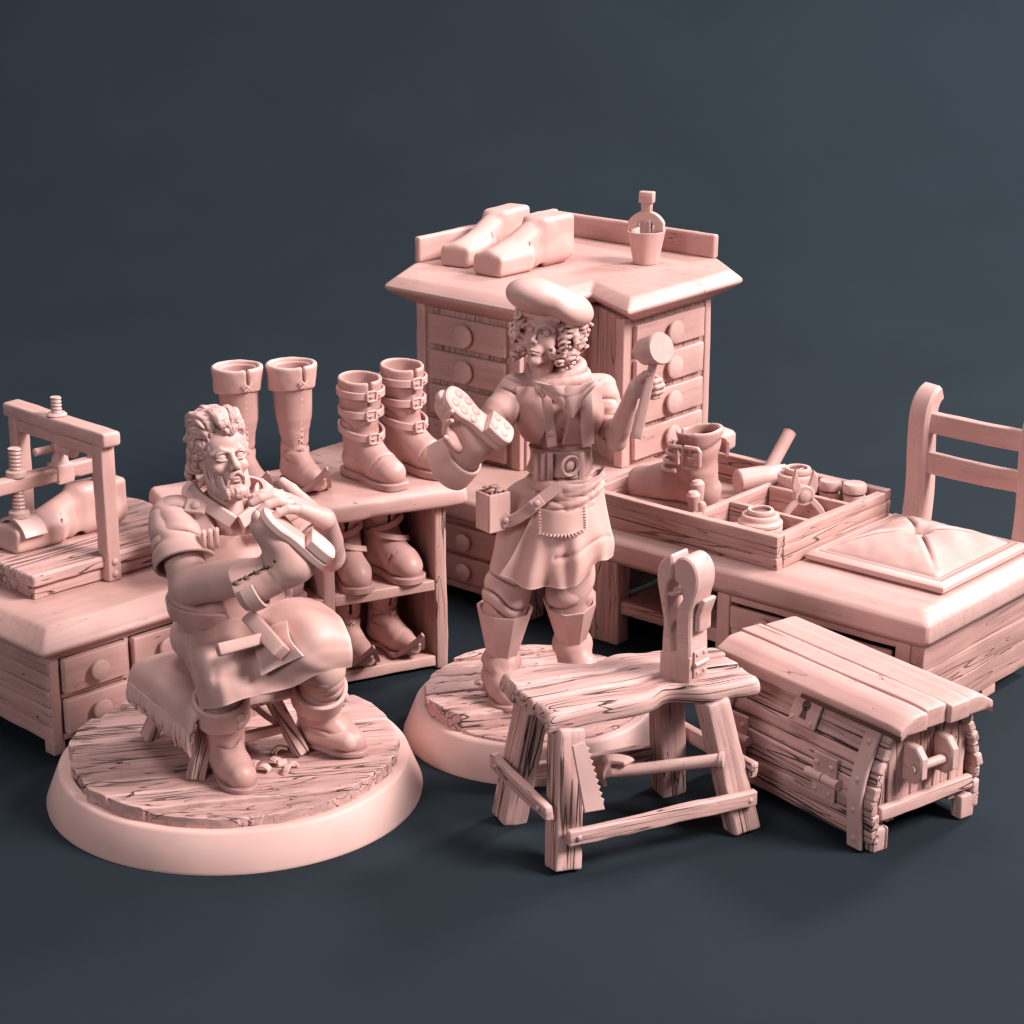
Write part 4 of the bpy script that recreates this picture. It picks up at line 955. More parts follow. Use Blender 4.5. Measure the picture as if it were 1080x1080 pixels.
# iron straps
def side_strap(y0, w):
    b = MB(); zz_ = [.012, .10, .215, .27, .325, .42, .497]; pts = []; nn = []
    for z_ in zz_:
        x = side_x(z_) - .010; pts.append((x, y0, z_)); nn.append((-1, 0, .02 if z_ < .22 else .45))
    b.ribbon(pts, nn, w, .014)
    for z_ in (.05, .17, .29, .43): rivet(b, (side_x(z_) - .023, y0, z_), (-1, 0, .3 if z_ > .25 else 0), .013)
    return b.build('iron_strap', M_METAL, ch)
side_strap(.075, .075); side_strap(Ln - .085, .066)
def hinge(y0):
    b = MB(); B = Fr((side_x(.24) - .012, y0, .235), basis((-1, 0, .06), (0, 0, 1)))
    b.board(0, .013, -.062, .062, .012, .095, 2, .006, .03, .001, M=B); b.board(0, .013, -.062, .062, -.085, -.008, 2, .006, .03, .001, M=B)
    b.tube([B.p((.016, -.085, .002)), B.p((.016, .0, .002))], .02, 14); b.tube([B.p((.016, .006, .002)), B.p((.016, .085, .002))], .02, 14)
    for (u, v) in ((-.038, .055), (.038, .055), (-.038, -.05), (.038, -.05)): rivet(b, B.p((.014, u, v)), B.v((1, 0, 0)), .013)
    return b.build('hinge', M_METAL, ch)
hinge(.24); hinge(.74)
B = Fr((side_x(.42) - .010, .40, .42), basis((-1, 0, .45), (0, 0, 1)))
B = Fr((side_x(.42) - .010, .44, .425), basis((-1, 0, .45), (0, 0, 1)))
B = Fr((side_x(.435) - .010, .42, .435), B.R, 1.2); b = MB(); b.board(0, .014, -.06, .06, -.055, .055, 2, .012, .03, .001, M=B)
for (u, v) in ((-.042, .038), (.042, .038), (-.042, -.038), (.042, -.038)): rivet(b, B.p((.015, u, v)), B.v((1, 0, 0)), .010)
lk = b.build('lock_plate', M_METAL, ch)
MK = clay('keyhole_dark', (.10, .05, .045), 0, .8, .1, cav=0)
b = MB(); Mk = Fr(B.p((.0135, 0, 0)), np.stack([B.R[:, 1], B.R[:, 2], B.R[:, 0]], 1)); b.lathe([(.021, 0), (.021, .003)], Fr(Mk.p((0, .014, 0)), Mk.R), 20); b.prism([(-.007, .01), (.007, .01), (.018, -.038), (-.018, -.038)], 0, .003, Mk, .0005); b.build('keyhole', MK, lk)
# carrying handle on the end
hd = None
for xx in (.19, .355):
    b = MB(); b.prism([(0, -.075), (.065, -.075), (.10, -.045), (.10, .035), (.065, .075), (0, .075)], -.019, .019, Fr((xx, .036, .33), np.stack([npv((0, -1, 0)), npv((0, 0, 1)), npv((1, 0, 0))], 1)), .006)
    o = b.build('handle_bracket', M_WOOD, ch) if hd is None else b.build('handle_bracket', M_WOOD, ch)
b = MB(); b.tube([(.155, -.025, .32), (.385, -.025, .32)], .019, 16); b.build('handle_rod', M_WOOD, ch)
# ================================================================ figure sculpting helpers
def rotv(v, ax, a):
    v = npv(v); ax = unit(ax); return v * math.cos(a) + np.cross(ax, v) * math.sin(a) + ax * (ax @ v) * (1 - math.cos(a))
def hand(S, wrist, d, n, t, k=1.0, curl=(.5, .6, .5), curls=None, spread=.06, thumb=(.5, .8, .3), tcurl=.4, kk=.004):
    """palm at wrist, fingers along d, palm faces n, thumb on side t"""
    wrist = npv(wrist); d = unit(d); n = npv(n); n = unit(n - d * (n @ d)); t_ = np.cross(d, n); t = t_ * (1 if t_ @ npv(t) > 0 else -1)
    for j, o in enumerate((.030, .011, -.009, -.027)):
        kn = wrist + (d * (.083, .088, .084, .074)[j] + t * o) * k
        S.cap(wrist + (t * o * .6 + d * .005) * k, kn, .0175 * k, .0135 * k, .012 * k)
    S.ell(wrist + (d * .04 + t * .018 + n * .006) * k, npv((.035, .022, .016)) * k, np.stack([d, t, np.cross(d, t)], 1), .014)
    for j, o in enumerate((.030, .011, -.009, -.027)):
        kn = wrist + (d * (.083, .088, .084, .074)[j] + t * o) * k
        cu = curls[j] if curls is not None else curl; dd = rotv(d, np.cross(d, n), 0); dd = unit(d + t * spread * (1.5 - j)); ax = np.cross(dd, n); p = kn; rads = (.0128, .0115, .0105, .009)
        for s_, (L, a) in enumerate(zip((.040, .027, .021), cu)):
            dd = rotv(dd, ax, a); q = p + dd * L * k * (.88, 1, .95, .8)[j]; r0 = rads[s_] * (1, 1, .97, .88)[j] * k
            S.cap(p, q, r0, rads[s_ + 1] * (1, 1, .97, .88)[j] * k, kk); p = q
    p = wrist + (d * .018 + t * .026) * k; dd = unit(d * thumb[0] + t * thumb[1] + n * thumb[2]); ax = np.cross(dd, n); rads = (.019, .0145, .0135, .0105)
    for s_, (L, a) in enumerate(zip((.034, .032, .026), (0, tcurl, tcurl))):
        dd = rotv(dd, ax, a * .6) if s_ else dd; q = p + dd * L * k; S.cap(p, q, rads[s_] * k, rads[s_ + 1] * k, .007); p = q
def head(S, F, man=True):
    def e(c, r, k=.03, sub=False, Rm=None): S.ell(F.p(c), npv(r) * F.k, F.R if Rm is None else F.R @ Rm, k * F.k, sub)
    def c(pts, rad, k=.02, sub=False): S.chain([F.p(p) for p in pts], npv(rad) * F.k, k * F.k, sub)
    e((-.06, 0, .16), (.36, .29, .33)); e((.08, 0, -.05), (.245, .24, .34), .08); e((.09, 0, .17), (.235, .235, .2), .08)
    jw = .175 if man else .13
    for s in (-1, 1):
        c([(-.03, s * jw, -.20), (.10, s * jw * .85, -.36), (.24, s * .05, -.43)], [.075, .065 if man else .05, .055], .06)
    e((.25, 0, -.42), (.085, .09 if man else .06, .075), .06)
    c([(-.10, 0, -.15), (-.13, 0, -.85)], [.20 if man else .145, .21 if man else .15], .08)
    for s in (-1, 1):
        c([(.315, s * .035, .055), (.30, s * .12, .085 if man else .10), (.22, s * .21, .04)], [.030, .034 if man else .022, .03], .03)
        e((.350, s * .118, -.008), (.080, .078, .056), .03, True)
        e((.262 if man else .246, s * .118, -.010), (.060, .064, .056), .004)
        arc = [((.274 if man else .256) + .060 * math.sin(a) * .9, s * .118 + .074 * math.cos(a), .002 + .040 * math.sin(a)) for a in np.linspace(.15, PI - .15, 7)]
        c(arc, .013 if man else .0085, .010)
        arc = [((.270 if man else .252) + .056 * math.sin(a) * .9, s * .118 + .070 * math.cos(a), -.026 - .030 * math.sin(a)) for a in np.linspace(.15, PI - .15, 7)]
        c(arc, .011 if man else .006, .012)
        if man: c([(.335, s * .04, .045), (.325, s * .11, .078), (.25, s * .20, .035)], [.020, .024, .016], .012)   # heavy brow fold
        else: c([(.325, s * .05, .075), (.325, s * .11, .115), (.25, s * .19, .075)], [.009, .012, .007], .016)
        e((.215, s * .165, -.135) if man else (.17, s * .15, -.17), (.075, .07, .065) if man else (.10, .09, .11), .06)
    nl = 1.0 if man else .82
    c([(.315, 0, .05), (.36 * (1 if man else .97), 0, -.05), (.335 + .10 * nl, 0, -.145)], [.033 * nl, .034 * nl, .046 * nl], .025)
    for s in (-1, 1):
        e((.365, s * .043 * nl, -.165), (.045, .030 * nl, .032), .018)
        e((.385, s * .024, -.20), (.02, .013, .016), .008, True)
    e((.27, 0, -.28), (.095, .115, .10), .06)
    zc = -.285
    c([(.30, .085, zc - .012), (.350, .045, zc), (.372, .0, zc + .006), (.350, -.045, zc), (.30, -.085, zc - .012)], [.010, .017, .016, .017, .010] if man else [.012, .021, .020, .021, .012], .012)
    c([(.30, .07, zc - .03), (.348, .03, zc - .045), (.352, 0, zc - .047), (.348, -.03, zc - .045), (.30, -.07, zc - .03)], [.01, .02, .022, .02, .01] if man else [.013, .026, .027, .026, .013], .012)
    dz = -.018 if man else .0
    c([(.29, .10, zc - .03 + dz), (.375, .035, zc - .020), (.388, 0, zc - .018), (.375, -.035, zc - .020), (.29, -.10, zc - .03 + dz)], .007, .010, True)
    e((.345, 0, -.355), (.03, .06, .018), .03, True)
    for s in (-1, 1):
        if man:
            c([(.36, s * .062, -.14), (.335, s * .10, -.22), (.28, s * .13, -.31)], [.007, .010, .007], .02, True)
        e((-.03, s * .255, -.03), (.062, .03, .10), .012, False, rz(s * -.35)); e((-.005, s * .290, -.02), (.030, .022, .062), .012, True, rz(s * -.35))
        c([(-.055, s * .285, .04), (-.03, s * .292, .075), (.01, s * .28, .065), (.022, s * .27, .02)], .013, .008)
    if man:
        for z_ in (): c([(.285 - .25 * (z_ - .15), .13, z_ - .01), (.322 - .25 * (z_ - .15), .05, z_), (.325 - .25 * (z_ - .15), -.05, z_ - .003), (.285 - .25 * (z_ - .15), -.13, z_)], .005, .018, True)
        for s in (-.018, .018): c([(.335, s, .03), (.325, s * 1.3, .085)], .006, .015, True)
def person_boot(name, parent, heel, toe, ankle, knee, cuff=(.55, .8), cr=(.105, .115), lab=None, facet=False):
    """soft boot with its own sole; cuff on the shin between two fractions ankle->knee"""
    heel = npv(heel); toe = npv(toe); ankle = npv(ankle); knee = npv(knee); f = unit(toe - heel); sd = np.cross((0, 0, 1), f); g = heel[2]
    L = np.linalg.norm(toe - heel); lo = np.minimum(np.minimum(heel, toe), np.minimum(ankle, knee)) - .15; hi = np.maximum(np.maximum(heel, toe), np.maximum(ankle, knee)) + .15; lo[2] = g - .02
    S = Sdf(lo, hi, .0055)
    up = npv((0, 0, 1)); m = heel + f * L * .62 + up * .062; tt = toe - f * .05 + up * .05
    S.chain([heel + up * .065 + f * .045, m, tt], [.062, .070, .055], .03)
    top = ankle + (knee - ankle) * cuff[0] * 1.05
    S.chain([heel + up * .09 + f * .07, ankle, top], [.066, .068, .086], .035); S.cap(ankle, m, .06, .05, .04)
    S.half((heel[0], heel[1], g + .004), (0, 0, -1), .008)
    def dsp(V, N): return .002 * noise(V, 16) + crease(V, (f * .4 + up), 24, .013, 2, ankle + f * .03, .13)
    b0 = S.build(name, M_LEATHER, parent, dsp)
    outl = [(-.02, .028), (-.0, .05), (L * .35, .050), (L * .68, .072), (L * .9, .060), (L + .012, .025)]
    poly = crv(npv(outl + [(x, -y) for x, y in outl[::-1]] + [outl[0]]), 50)[:-1]
    m_ = MB(); m_.prism(poly, 0, .022, Fr(heel, np.stack([f, sd, up], 1)), .004); m_.build('sole', M_DARK, b0)
    a = ankle + (knee - ankle) * cuff[0]; b_ = ankle + (knee - ankle) * cuff[1]; ax = unit(b_ - a)
    if facet:
        m_ = MB(); B = basis(ax, f); M = Fr(a, np.stack([B[:, 1], B[:, 2], B[:, 0]], 1) @ rz(.25)); hgt = np.linalg.norm(b_ - a)
        m_.lathe([(cr[0] * .9, 0), (cr[0], .01), (cr[1], hgt - .01), (cr[1] * .99, hgt), (cr[1] * .9, hgt - .002), (cr[1] * .78, hgt - .03)], M, 9); m_.build('cuff', M_LEATHER, b0, 25)
    else:
        C = Sdf(np.minimum(a, b_) - .16, np.maximum(a, b_) + .16, .0055)
        C.cap(a - ax * .05, b_ + ax * .05, cr[0], cr[1]); C.cap(a - ax * .1, b_ + ax * .1, cr[0] - .02, cr[1] - .02, .002, True); C.half(a, -ax, .008); C.half(b_, ax, .008)
        def dsp(V, N): return .002 * noise(V, 12)
        cf = C.build('cuff', M_CLAY, b0, dsp)
        m_ = MB(); fr = unit(f - ax * (f @ ax)); fr = unit(fr * .8 + sd * .25)
        for q in (.30, .68): p = a + (b_ - a) * q; rr = cr[0] + (cr[1] - cr[0]) * q; m_.ball(p + fr * rr, (.010, .019, .019), basis(fr, ax), 9)
        m_.build('buttons', M_METAL, cf)
    return b0
def plinth(name, label, c, Rb, hgt=.15, planks=None):
    t = thing(name, label, 'display base', (c[0], c[1], 0), 0)
    b = MB(); k = Rb; b.lathe([(k, 0), (k + .002, .012), (k - .048, hgt - .012), (k - .056, hgt - .002), (k - .064, hgt), (k - .10, hgt), (k - .11, hgt - .01), (.01, hgt - .01)], None, 128); b.build('rim', M_CLAY, t); return t
def plank_disc(parent, Rr, yaw, z0, edges, mat, jit=.02, bump=.0, gaps=None):
    Fm = Fr((0, 0, 0), rz(R(yaw)))
    b = MB()
    for i in range(len(edges) - 1):
        y0, y1 = edges[i] * Rr, edges[i + 1] * Rr; zt = z0 + (.055 + rnd.uniform(-.008, .01) if gaps is None else gaps[i])
        j1, j2 = rnd.uniform(.955, 1.0), rnd.uniform(.955, 1.0)
        def fn(P, j1=j1, j2=j2):
            P = P.copy(); y = P[:, 1]; e = np.sqrt(np.maximum(Rr ** 2 - y ** 2, .0004)); x = P[:, 0]
            e = e * (1 + .012 * noise(np.stack([y * 30, x * 0, x * 0], 1)))
            P[:, 0] = x * e * np.where(x < 0, j1, j2)
            P[:, 2] += .005 * noise(np.stack([P[:, 0] * 2.5, y * 16, y * 0 + i], 1)) * (P[:, 2] > z0 + .02); return P
        b.board(-1, 1, y0 + .002, y1 - .002, z0, zt, 0, .010, .028, .004, Fm, fn, chip=.9)
    return b.build('planks', mat, parent)
# ================================================================ seated cobbler
mb_ = plinth('display_base', 'wide round base with plank top under the seated man and his stool', (-1.105, 7.80), .745)
plank_disc(mb_, .665, 13, .142, [-.99, -.80, -.60, -.40, -.12, .14, .40, .58, .74, .87, .99], M_ROUGH)
ps = npv((.10, -.24, 0))
for i in range(9):
    t = thing('wood_chip', 'curled wood chips scattered by the seated man\'s boot on the plank top', 'wood chip', (-1.105 + ps[0] + rnd.uniform(-.10, .16), 7.80 + ps[1] + rnd.uniform(-.10, .14), .205), rnd.uniform(0, 360), 'wood chips on the plank base')
    b = MB(); a0 = rnd.uniform(0, 1); r_ = rnd.uniform(.018, .03); P = [(r_ * math.cos(a), 0, r_ * math.sin(a)) for a in np.linspace(a0, a0 + 2.2, 9)]; b.ribbon(P, [(math.cos(a), 0, math.sin(a)) for a in np.linspace(a0, a0 + 2.2, 9)], rnd.uniform(.02, .04), .006); b.build('shaving', M_CLAY, t)

# stool
SO = (-1.14, 7.77); st = thing('stool', 'low splay-legged stool with a hide thrown over it under the seated man', 'stool', (*SO, .20), 32)
b = MB(); b.board(-.215, .215, -.25, .25, .245, .30, 1, .014, .03, .005); b.build('seat', M_ROUGH, st)
for sx in (-1, 1):
    for sy in (-1, 1):
        b = MB(); b.beam((sx * .23, sy * .23, 0), (sx * .13, sy * .17, .25), .062, .055, (1, 0, 0), .008, .025, .005); b.build('leg', M_ROUGH, st)
for (p, q) in (((-.19, -.2, .09), (-.19, .2, .10)), ((.19, -.2, .09), (.19, .2, .10)), ((-.2, -.19, .11), (.2, -.19, .11)), ((-.2, .19, .11), (.2, .19, .11))):
    b = MB(); b.beam(p, q, .034, .036, (0, 0, 1), .006, .03, .004); b.build('stretcher', M_ROUGH, st)
hid = thing('hide', 'soft hide draped over the stool with a ragged fringe', 'hide', (*SO, .20), 32)
C = npv([[(x, -.30, z - .03), (x, -.275, z - .005), (x * .98, -.10, z + .004), (x * .98, .10, z + .004), (x, .275, z - .004), (x, .30, z - .03)] for x, z in ((-.268, .205), (-.262, .25), (-.225, .305), (-.10, .318), (.06, .318), (.20, .31), (.245, .26), (.25, .20))])
b = MB(); b.patch(C, 40, 44, .022, lambda P: P + np.stack([P[..., 0] * 0, P[..., 0] * 0, (.010 * np.sin(P[..., 1] * 19 + 1) + .006 * np.sin(P[..., 1] * 43)) * np.clip((-.2 - P[..., 0]) / .05, 0, 1) + .004 * np.sin(P[..., 1] * 9 + P[..., 0] * 9)], -1)); b.build('cover', M_CLOTH, hid)
b = MB()
def fringe(p, q, out, n):
    for i in range(n):
        f = (i + rnd.uniform(-.3, .3)) / (n - 1); c = npv(p) + (npv(q) - npv(p)) * f; L_ = rnd.uniform(.035, .085); r_ = rnd.uniform(.007, .012); sw_ = rnd.uniform(-.02, .02)
        d = npv(out); s_ = npv(q) - npv(p); s_ = unit(s_)
        b.tube(crv(npv([c + npv((0, 0, .02)), c + s_ * sw_ * .5 - npv((0, 0, L_ * .5)) + d * .012, c + s_ * sw_ - npv((0, 0, L_)) + d * rnd.uniform(-.012, .01)]), 7), np.linspace(r_, .003, 7), 7)
fringe((-.270, -.29, .215), (-.270, .29, .21), (-1, 0, 0), 44); fringe((-.258, -.29, .205), (-.258, .29, .20), (-1, 0, 0), 34)
b.build('fringe', M_CLOTH, hid)

# --- the man
MO = npv((-1.18, 7.80, .20)); man = thing('person', 'seated bearded man in an apron and cuffed boots, one arm inside a boot', 'person', MO, 0); set_org(MO)
f = unit((.52, -.85, 0)); Rb = basis(f); lf = Rb[:, 1]
pelv = at(230, 668, 7.86); belly = at(242, 628, 7.74); chest = at(240, 578, 7.80); neck = at(238, 536, 7.79); hd_ = at(234, 482, 7.73)
shR = at(186, 553, 7.70); shL = at(303, 545, 7.90); elR = at(200, 618, 7.52); wrR = at(284, 603, 7.36); elL = at(347, 586, 7.70); wrL = at(343, 548, 7.44)
knR = at(230, 712, 7.40); knL = at(341, 706, 7.55); anR = npv((-1.10, 7.52, .36)); anL = npv((-.775, 7.73, .37))
S = Sdf((-1.62, 7.14, .2), (-.50, 8.10, 1.64), .0032)
def man_torso(S, g=0):
    S.ell(chest, npv((.155, .225, .20)) + g, Rb, .03); S.ell(belly, npv((.195, .215, .175)) + g, Rb, .08); S.ell(pelv, npv((.16, .175, .12)) + g, Rb, .08)
    S.cap(neck - (0, 0, .05), shR, .085 + g, .082 + g, .05); S.cap(neck - (0, 0, .05), shL, .085 + g, .082 + g, .05)
man_torso(S)
S.chain([pelv + lf * -.08, knR], [.09, .075], .05); S.chain([pelv + lf * .08, knL], [.09, .075], .05); S.chain([knR, anR], [.082, .06], .03); S.chain([knL, anL], [.082, .06], .03)
for a_, w_ in ((anR, (.15, -.22)), (anL, (.22, -.11))): S.cap(a_ - (0, 0, .09), a_ - (0, 0, .105) + npv((*w_, 0)) * .6, .045, .04, .03)
S.chain([shR, elR], [.085, .072], .03); S.chain([elR, elR + (wrR - elR) * .4, wrR], [.070, .076, .056], .02)
S.chain([shL, elL], [.08, .06], .03); S.chain([elL, elL + (wrL - elL) * .4, wrL], [.058, .060, .040], .02)
# right hand is inside the held boot, left hand presses on its sole
hand(S, wrR - unit(wrR - elR) * .01, unit(wrR - elR), (0, -.3, 1), (0, -1, .3), .5, (.1, .1, .1))
dL = unit(at(304, 529, 7.37) - wrL); hand(S, wrL + dL * .005, dL, (-.55, -.20, -.8), at(318, 505, 7.40) - wrL, 1.72, curls=[(.10, .40, .35), (.15, .45, .4), (.2, .5, .4), (.3, .5, .45)], spread=.08, thumb=(.70, .60, -.25), tcurl=.1, kk=.003)
hf = unit((.50, -.84, .33)); HF = Fr(hd_, basis(hf, (0, 0, 1)), .308)
head(S, HF, True)
S.build('body', M_SKIN, man, None, 1)

# hair swept back with a forelock, beard in strands
S = Sdf(HF.p((0, 0, 0)) - .27, HF.p((0, 0, 0)) + .27, .0034)
def hc(pts, rad, k=.02, sub=False): S.chain([HF.p(p) for p in crv(npv(pts), 10)], crv(npv(rad)[:, None], 10)[:, 0] * HF.k, k * HF.k, sub)
S.ell(HF.p((-.09, 0, .17)), npv((.36, .315, .36)) * HF.k, HF.R, .01)
S.ell(HF.p((.37, 0, -.06)), npv((.30, .275, .40)) * HF.k, HF.R, .012, True)
S.half(HF.p((0, 0, -.24)), HF.v((.2, 0, -1)), .01)
for s in (-1, 1): S.ell(HF.p((.02, s * .3, -.08)), npv((.12, .12, .14)) * HF.k, HF.R, .01, True)
for i in range(9):
    y = -.26 + .52 * i / 8; k = math.cos(y * 4.6); x0 = .19 + .07 * k; w_ = rnd.uniform(-.03, .03)
    hc([(x0, y * .85, .27 + .10 * k), (x0 - .07, y * .92 + w_, .40 + .12 * k), (-.10, y + w_, .46 + .09 * k + rnd.uniform(-.03, .04)), (-.32, y * .9 - w_, .38), (-.43, y * .7, .10)], [.035, .060, .068, .060, .03], .09)
for s in (-1, 1):
    for (z0, x0, r_, dz) in ((.34, .17, .06, .05), (.22, .175, .055, .00), (.10, .165, .05, -.03), (.0, .14, .042, -.04), (.26, -.05, .06, .02), (.12, -.08, .06, -.04), (-.02, -.12, .055, -.05), (-.12, -.2, .05, -.06)):
        w_ = rnd.uniform(-.02, .02); hc([(x0, s * (.205 + .02 * (x0 < .1)), z0 - .03), (x0 - .12, s * (.285 + w_ * .4), z0 + .02 + w_), (x0 - .28, s * .285, z0 + dz), (max(x0 - .45, -.46), s * .17, z0 + dz * 2.2)], [.016, r_ * .75, r_ * .75, .022], .12)
for (y, L_, w_) in ((-.12, -.02, .02), (-.055, .03, .015), (.02, .05, .0), (.09, .035, -.015), (.16, -.01, -.03)):
    hc([(.04, y, .50), (.20, y + .01, .545), (.315, y + w_, .46), (.348, y + w_ * 1.5, .34 - L_), (.335, y + w_ * 2, .265 - L_)], [.05, .060, .056, .040, .010], .018)
S.build('hair', M_CLOTH, man, lambda V, N: comb(V, HF, 34, .0085), 1)
S = Sdf(HF.p((0, 0, -.28)) - .22, HF.p((0, 0, -.28)) + .22, .0034)
for s in (-1, 1): S.chain([HF.p(p) for p in ((.0, s * .235, -.02), (.03, s * .220, -.20), (.13, s * .165, -.37), (.25, s * .05, -.45))], npv((.035, .072, .092, .10)) * HF.k, .02)
S.ell(HF.p((.22, 0, -.44)), npv((.13, .15, .12)) * HF.k, HF.R, .02)
S.ell(HF.p((.37, 0, -.275)), npv((.13, .085, .075)) * HF.k, HF.R, .010, True)
for s in (-1, 1):
    hc([(.395, s * .012, -.215), (.385, s * .05, -.235), (.345, s * .095, -.29), (.305, s * .115, -.37)], [.020, .030, .030, .016], .012)
for y in np.linspace(-.11, .11, 6): hc([(.34 - abs(y) * .5, y, -.38), (.36 - abs(y) * .5, y * 1.1, -.45), (.32 - abs(y) * .4, y, -.51), (.29, y * .7, -.54)], [.022, .044, .040, .010], .006)
for s in (-1, 1):
    for i in range(6): u = i / 5; hc([(.05 + .2 * u, s * (.25 - .10 * u), -.14 - .10 * u), (.07 + .2 * u, s * (.245 - .11 * u), -.28 - .08 * u), (.10 + .17 * u, s * (.18 - .09 * u), -.44 - .06 * u), (.12 + .14 * u, s * (.14 - .08 * u), -.53)], [.016, .040, .042, .012], .008)
S.build('beard', M_CLOTH, man, lambda V, N: strands(V, HF.v((.12, 0, -1)), 48, .0035, 2), 1)

# tunic with short sleeves
S = Sdf((-1.62, 7.30, .46), (-.60, 8.14, 1.36), .0058)
man_torso(S, .016)
S.cap(neck - (0, 0, .02), neck + (0, 0, .02), .10, .085, .03)
def fold(S, pts, r=.006, k=.03): pass
S.chain([at(245, 525, 7.60), at(253, 548, 7.60)], [.035, .010], .012, True)
def dsp(V, N): return .003 * noise(V, (9, 9, 15)) + crease(V, (.3, 0, 1), 15, .014, 2, belly - (0, 0, .03), .26)
S.build('tunic', M_CLOTH, man, dsp)
for sh, el, r0, r1, sd_ in ((shR, elR, .108, .122, 1), (shL, elL, .102, .112, 6)):
    d_ = unit(el - sh); e_ = sh + (el - sh) * .66; S = Sdf(np.minimum(sh, e_) - .17, np.maximum(sh, e_) + .17, .0052)
    S.chain([sh - d_ * .01, sh + (el - sh) * .3, e_ + d_ * .05], [r0, (r0 + r1) / 2, r1], .02); S.cap(e_ - d_ * .03, e_ + d_ * .2, r1 - .020, r1 - .014, .003, True); S.half(e_, d_, .008)
    S.build('sleeve', M_CLOTH, man, lambda V, N: .003 * noise(V, 10) + crease(V, -d_ + (.2, .1, 0), 19, .017, sd_, sh + (el - sh) * .25, .22) * np.clip(((e_ - V) @ d_ - .012) / .03, 0, 1))
# turned collar around the neck and down to the open neckline
for pts in ([(252, 508, 7.93), (222, 505, 7.90), (207, 514, 7.80), (212, 526, 7.685), (228, 538, 7.625), (246, 551, 7.610)], [(252, 508, 7.93), (272, 512, 7.90), (279, 520, 7.82), (275, 531, 7.74), (265, 541, 7.675), (252, 551, 7.625)]):
    P = crv(npv([at(*p) for p in pts]), 30); C0 = neck + (0, 0, .10); nn = [unit((p - C0) * npv((1, 1, .3)) + (0, 0, .04)) for p in P]
    b = MB(); b.ribbon(P, nn, .055, .020); b.build('collar', M_CLOTH, man)
# trousers down to the boot cuffs
S = Sdf((-1.50, 7.14, .36), (-.54, 8.10, .90), .0058)
for kn, an, s in ((knR, anR, -1), (knL, anL, 1)):
    S.chain([pelv + lf * s * .085 + (0, 0, -.01), kn - (0, 0, .02), kn + (an - kn) * .55], [.090, .080, .088], .04)
def dsp(V, N): return .003 * noise(V, (10, 10, 17), 5) + crease(V, knR - anR, 15, .016, 1, knR + (anR - knR) * .3, .2) + crease(V, knL - anL, 15, .016, 8, knL + (anL - knL) * .3, .2)
S.build('trousers', M_CLOTH, man, dsp)
# boots
person_boot('boot', man, (-1.155, 7.600, .205), (-1.000, 7.325, .205), anR, knR, (.30, .66), (.104, .112))
person_boot('boot', man, (-.835, 7.800, .205), (-.585, 7.675, .205), anL, knL, (.28, .62), (.102, .112))
# leather belt shell and bib shell: the torso grown outward and trimmed
S = Sdf((-1.62, 7.30, .60), (-.70, 8.14, 1.0), .0055); man_torso(S, .032); zb = at(200, 642, 7.66)[2]
S.half((0, 0, zb + .035), (.0, 0, 1), .005); S.half((0, 0, zb - .035), (0, 0, -1), .005)
S.build('belt', M_LEATHER, man)
b = MB(); o = at(210, 642, 7.575); b.board(-.03, .03, -.012, .014, -.045, .045, 2, .006, .03, .002, Fr(o, basis(lf * -1 + f * .6, (0, 0, 1)))); b.build('belt_loop', M_LEATHER, man)
S = Sdf((-1.45, 7.30, .74), (-.70, 8.0, 1.18), .0052); man_torso(S, .036)
S.half(at(240, 578, 7.6) + (0, 0, .045), unit((.05, .15, 1)), .006); S.half((0, 0, .80), (0, 0, -1), .006); S.half(chest + f * .03, -f, .006)
S.half(chest - lf * .170, -unit(lf + (0, 0, .25)), .006); S.half(chest + lf * .165, unit(lf - (0, 0, .25)), .006)
S.build('apron_bib', M_CLAY, man)
# apron skirt over the lap
RW = [[(204, 652, 7.72), (220, 655, 7.60), (238, 656, 7.52), (258, 652, 7.50), (278, 645, 7.52), (300, 634, 7.58), (326, 634, 7.74)],
      [(202, 668, 7.64), (217, 674, 7.48), (238, 673, 7.42), (262, 668, 7.43), (288, 658, 7.40), (322, 646, 7.40), (353, 648, 7.52)],
      [(203, 690, 7.50), (217, 694, 7.31), (240, 694, 7.29), (265, 690, 7.33), (292, 682, 7.33), (332, 668, 7.29), (366, 668, 7.39)],
      [(206, 715, 7.42), (220, 716, 7.255), (243, 714, 7.25), (268, 710, 7.29), (296, 705, 7.30), (334, 688, 7.26), (370, 682, 7.36)],
      [(210, 734, 7.39), (226, 732, 7.24), (247, 726, 7.23), (270, 724, 7.27), (298, 720, 7.29), (336, 702, 7.265), (371, 692, 7.36)],
      [(213, 749, 7.38), (232, 745, 7.235), (252, 738, 7.225), (274, 733, 7.26), (299, 727, 7.28), (336, 711, 7.27), (370, 699, 7.38)]]
def sk(P):
    n_ = noise(P.reshape(-1, 3), (11, 11, 3), 2).reshape(P.shape[:2]); P = P.copy(); P[..., 1] += .010 * n_; P[..., 2] += .006 * n_
    u = np.linspace(0, 1, P.shape[0])[:, None]; v = np.linspace(0, 1, P.shape[1])[None]
    P[..., 1] += .016 * np.sin(v * 15 + 2 * u) * np.clip(u - .45, 0, 1) * 1.6 - .014 * np.exp(-((v - .62 - .25 * u) / .035) ** 2) * np.sin(PI * u) + .012 * np.exp(-((v - .30 + .12 * u) / .04) ** 2) * np.sin(PI * u); return P
b = MB(); b.patch([[at(*q) for q in r] for r in RW], 60, 80, .018, sk); ap = b.build('apron_skirt', M_CLAY, man, 70)
b = MB(); PK = [[(268, 672, 7.385), (285, 662, 7.375), (303, 655, 7.37)], [(271, 690, 7.29), (288, 680, 7.285), (306, 674, 7.275)], [(276, 713, 7.25), (295, 703, 7.255), (320, 692, 7.235)]]
b.patch([[at(*q) for q in r] for r in PK], 14, 14, .016); b.build('pocket', M_CLAY, ap)
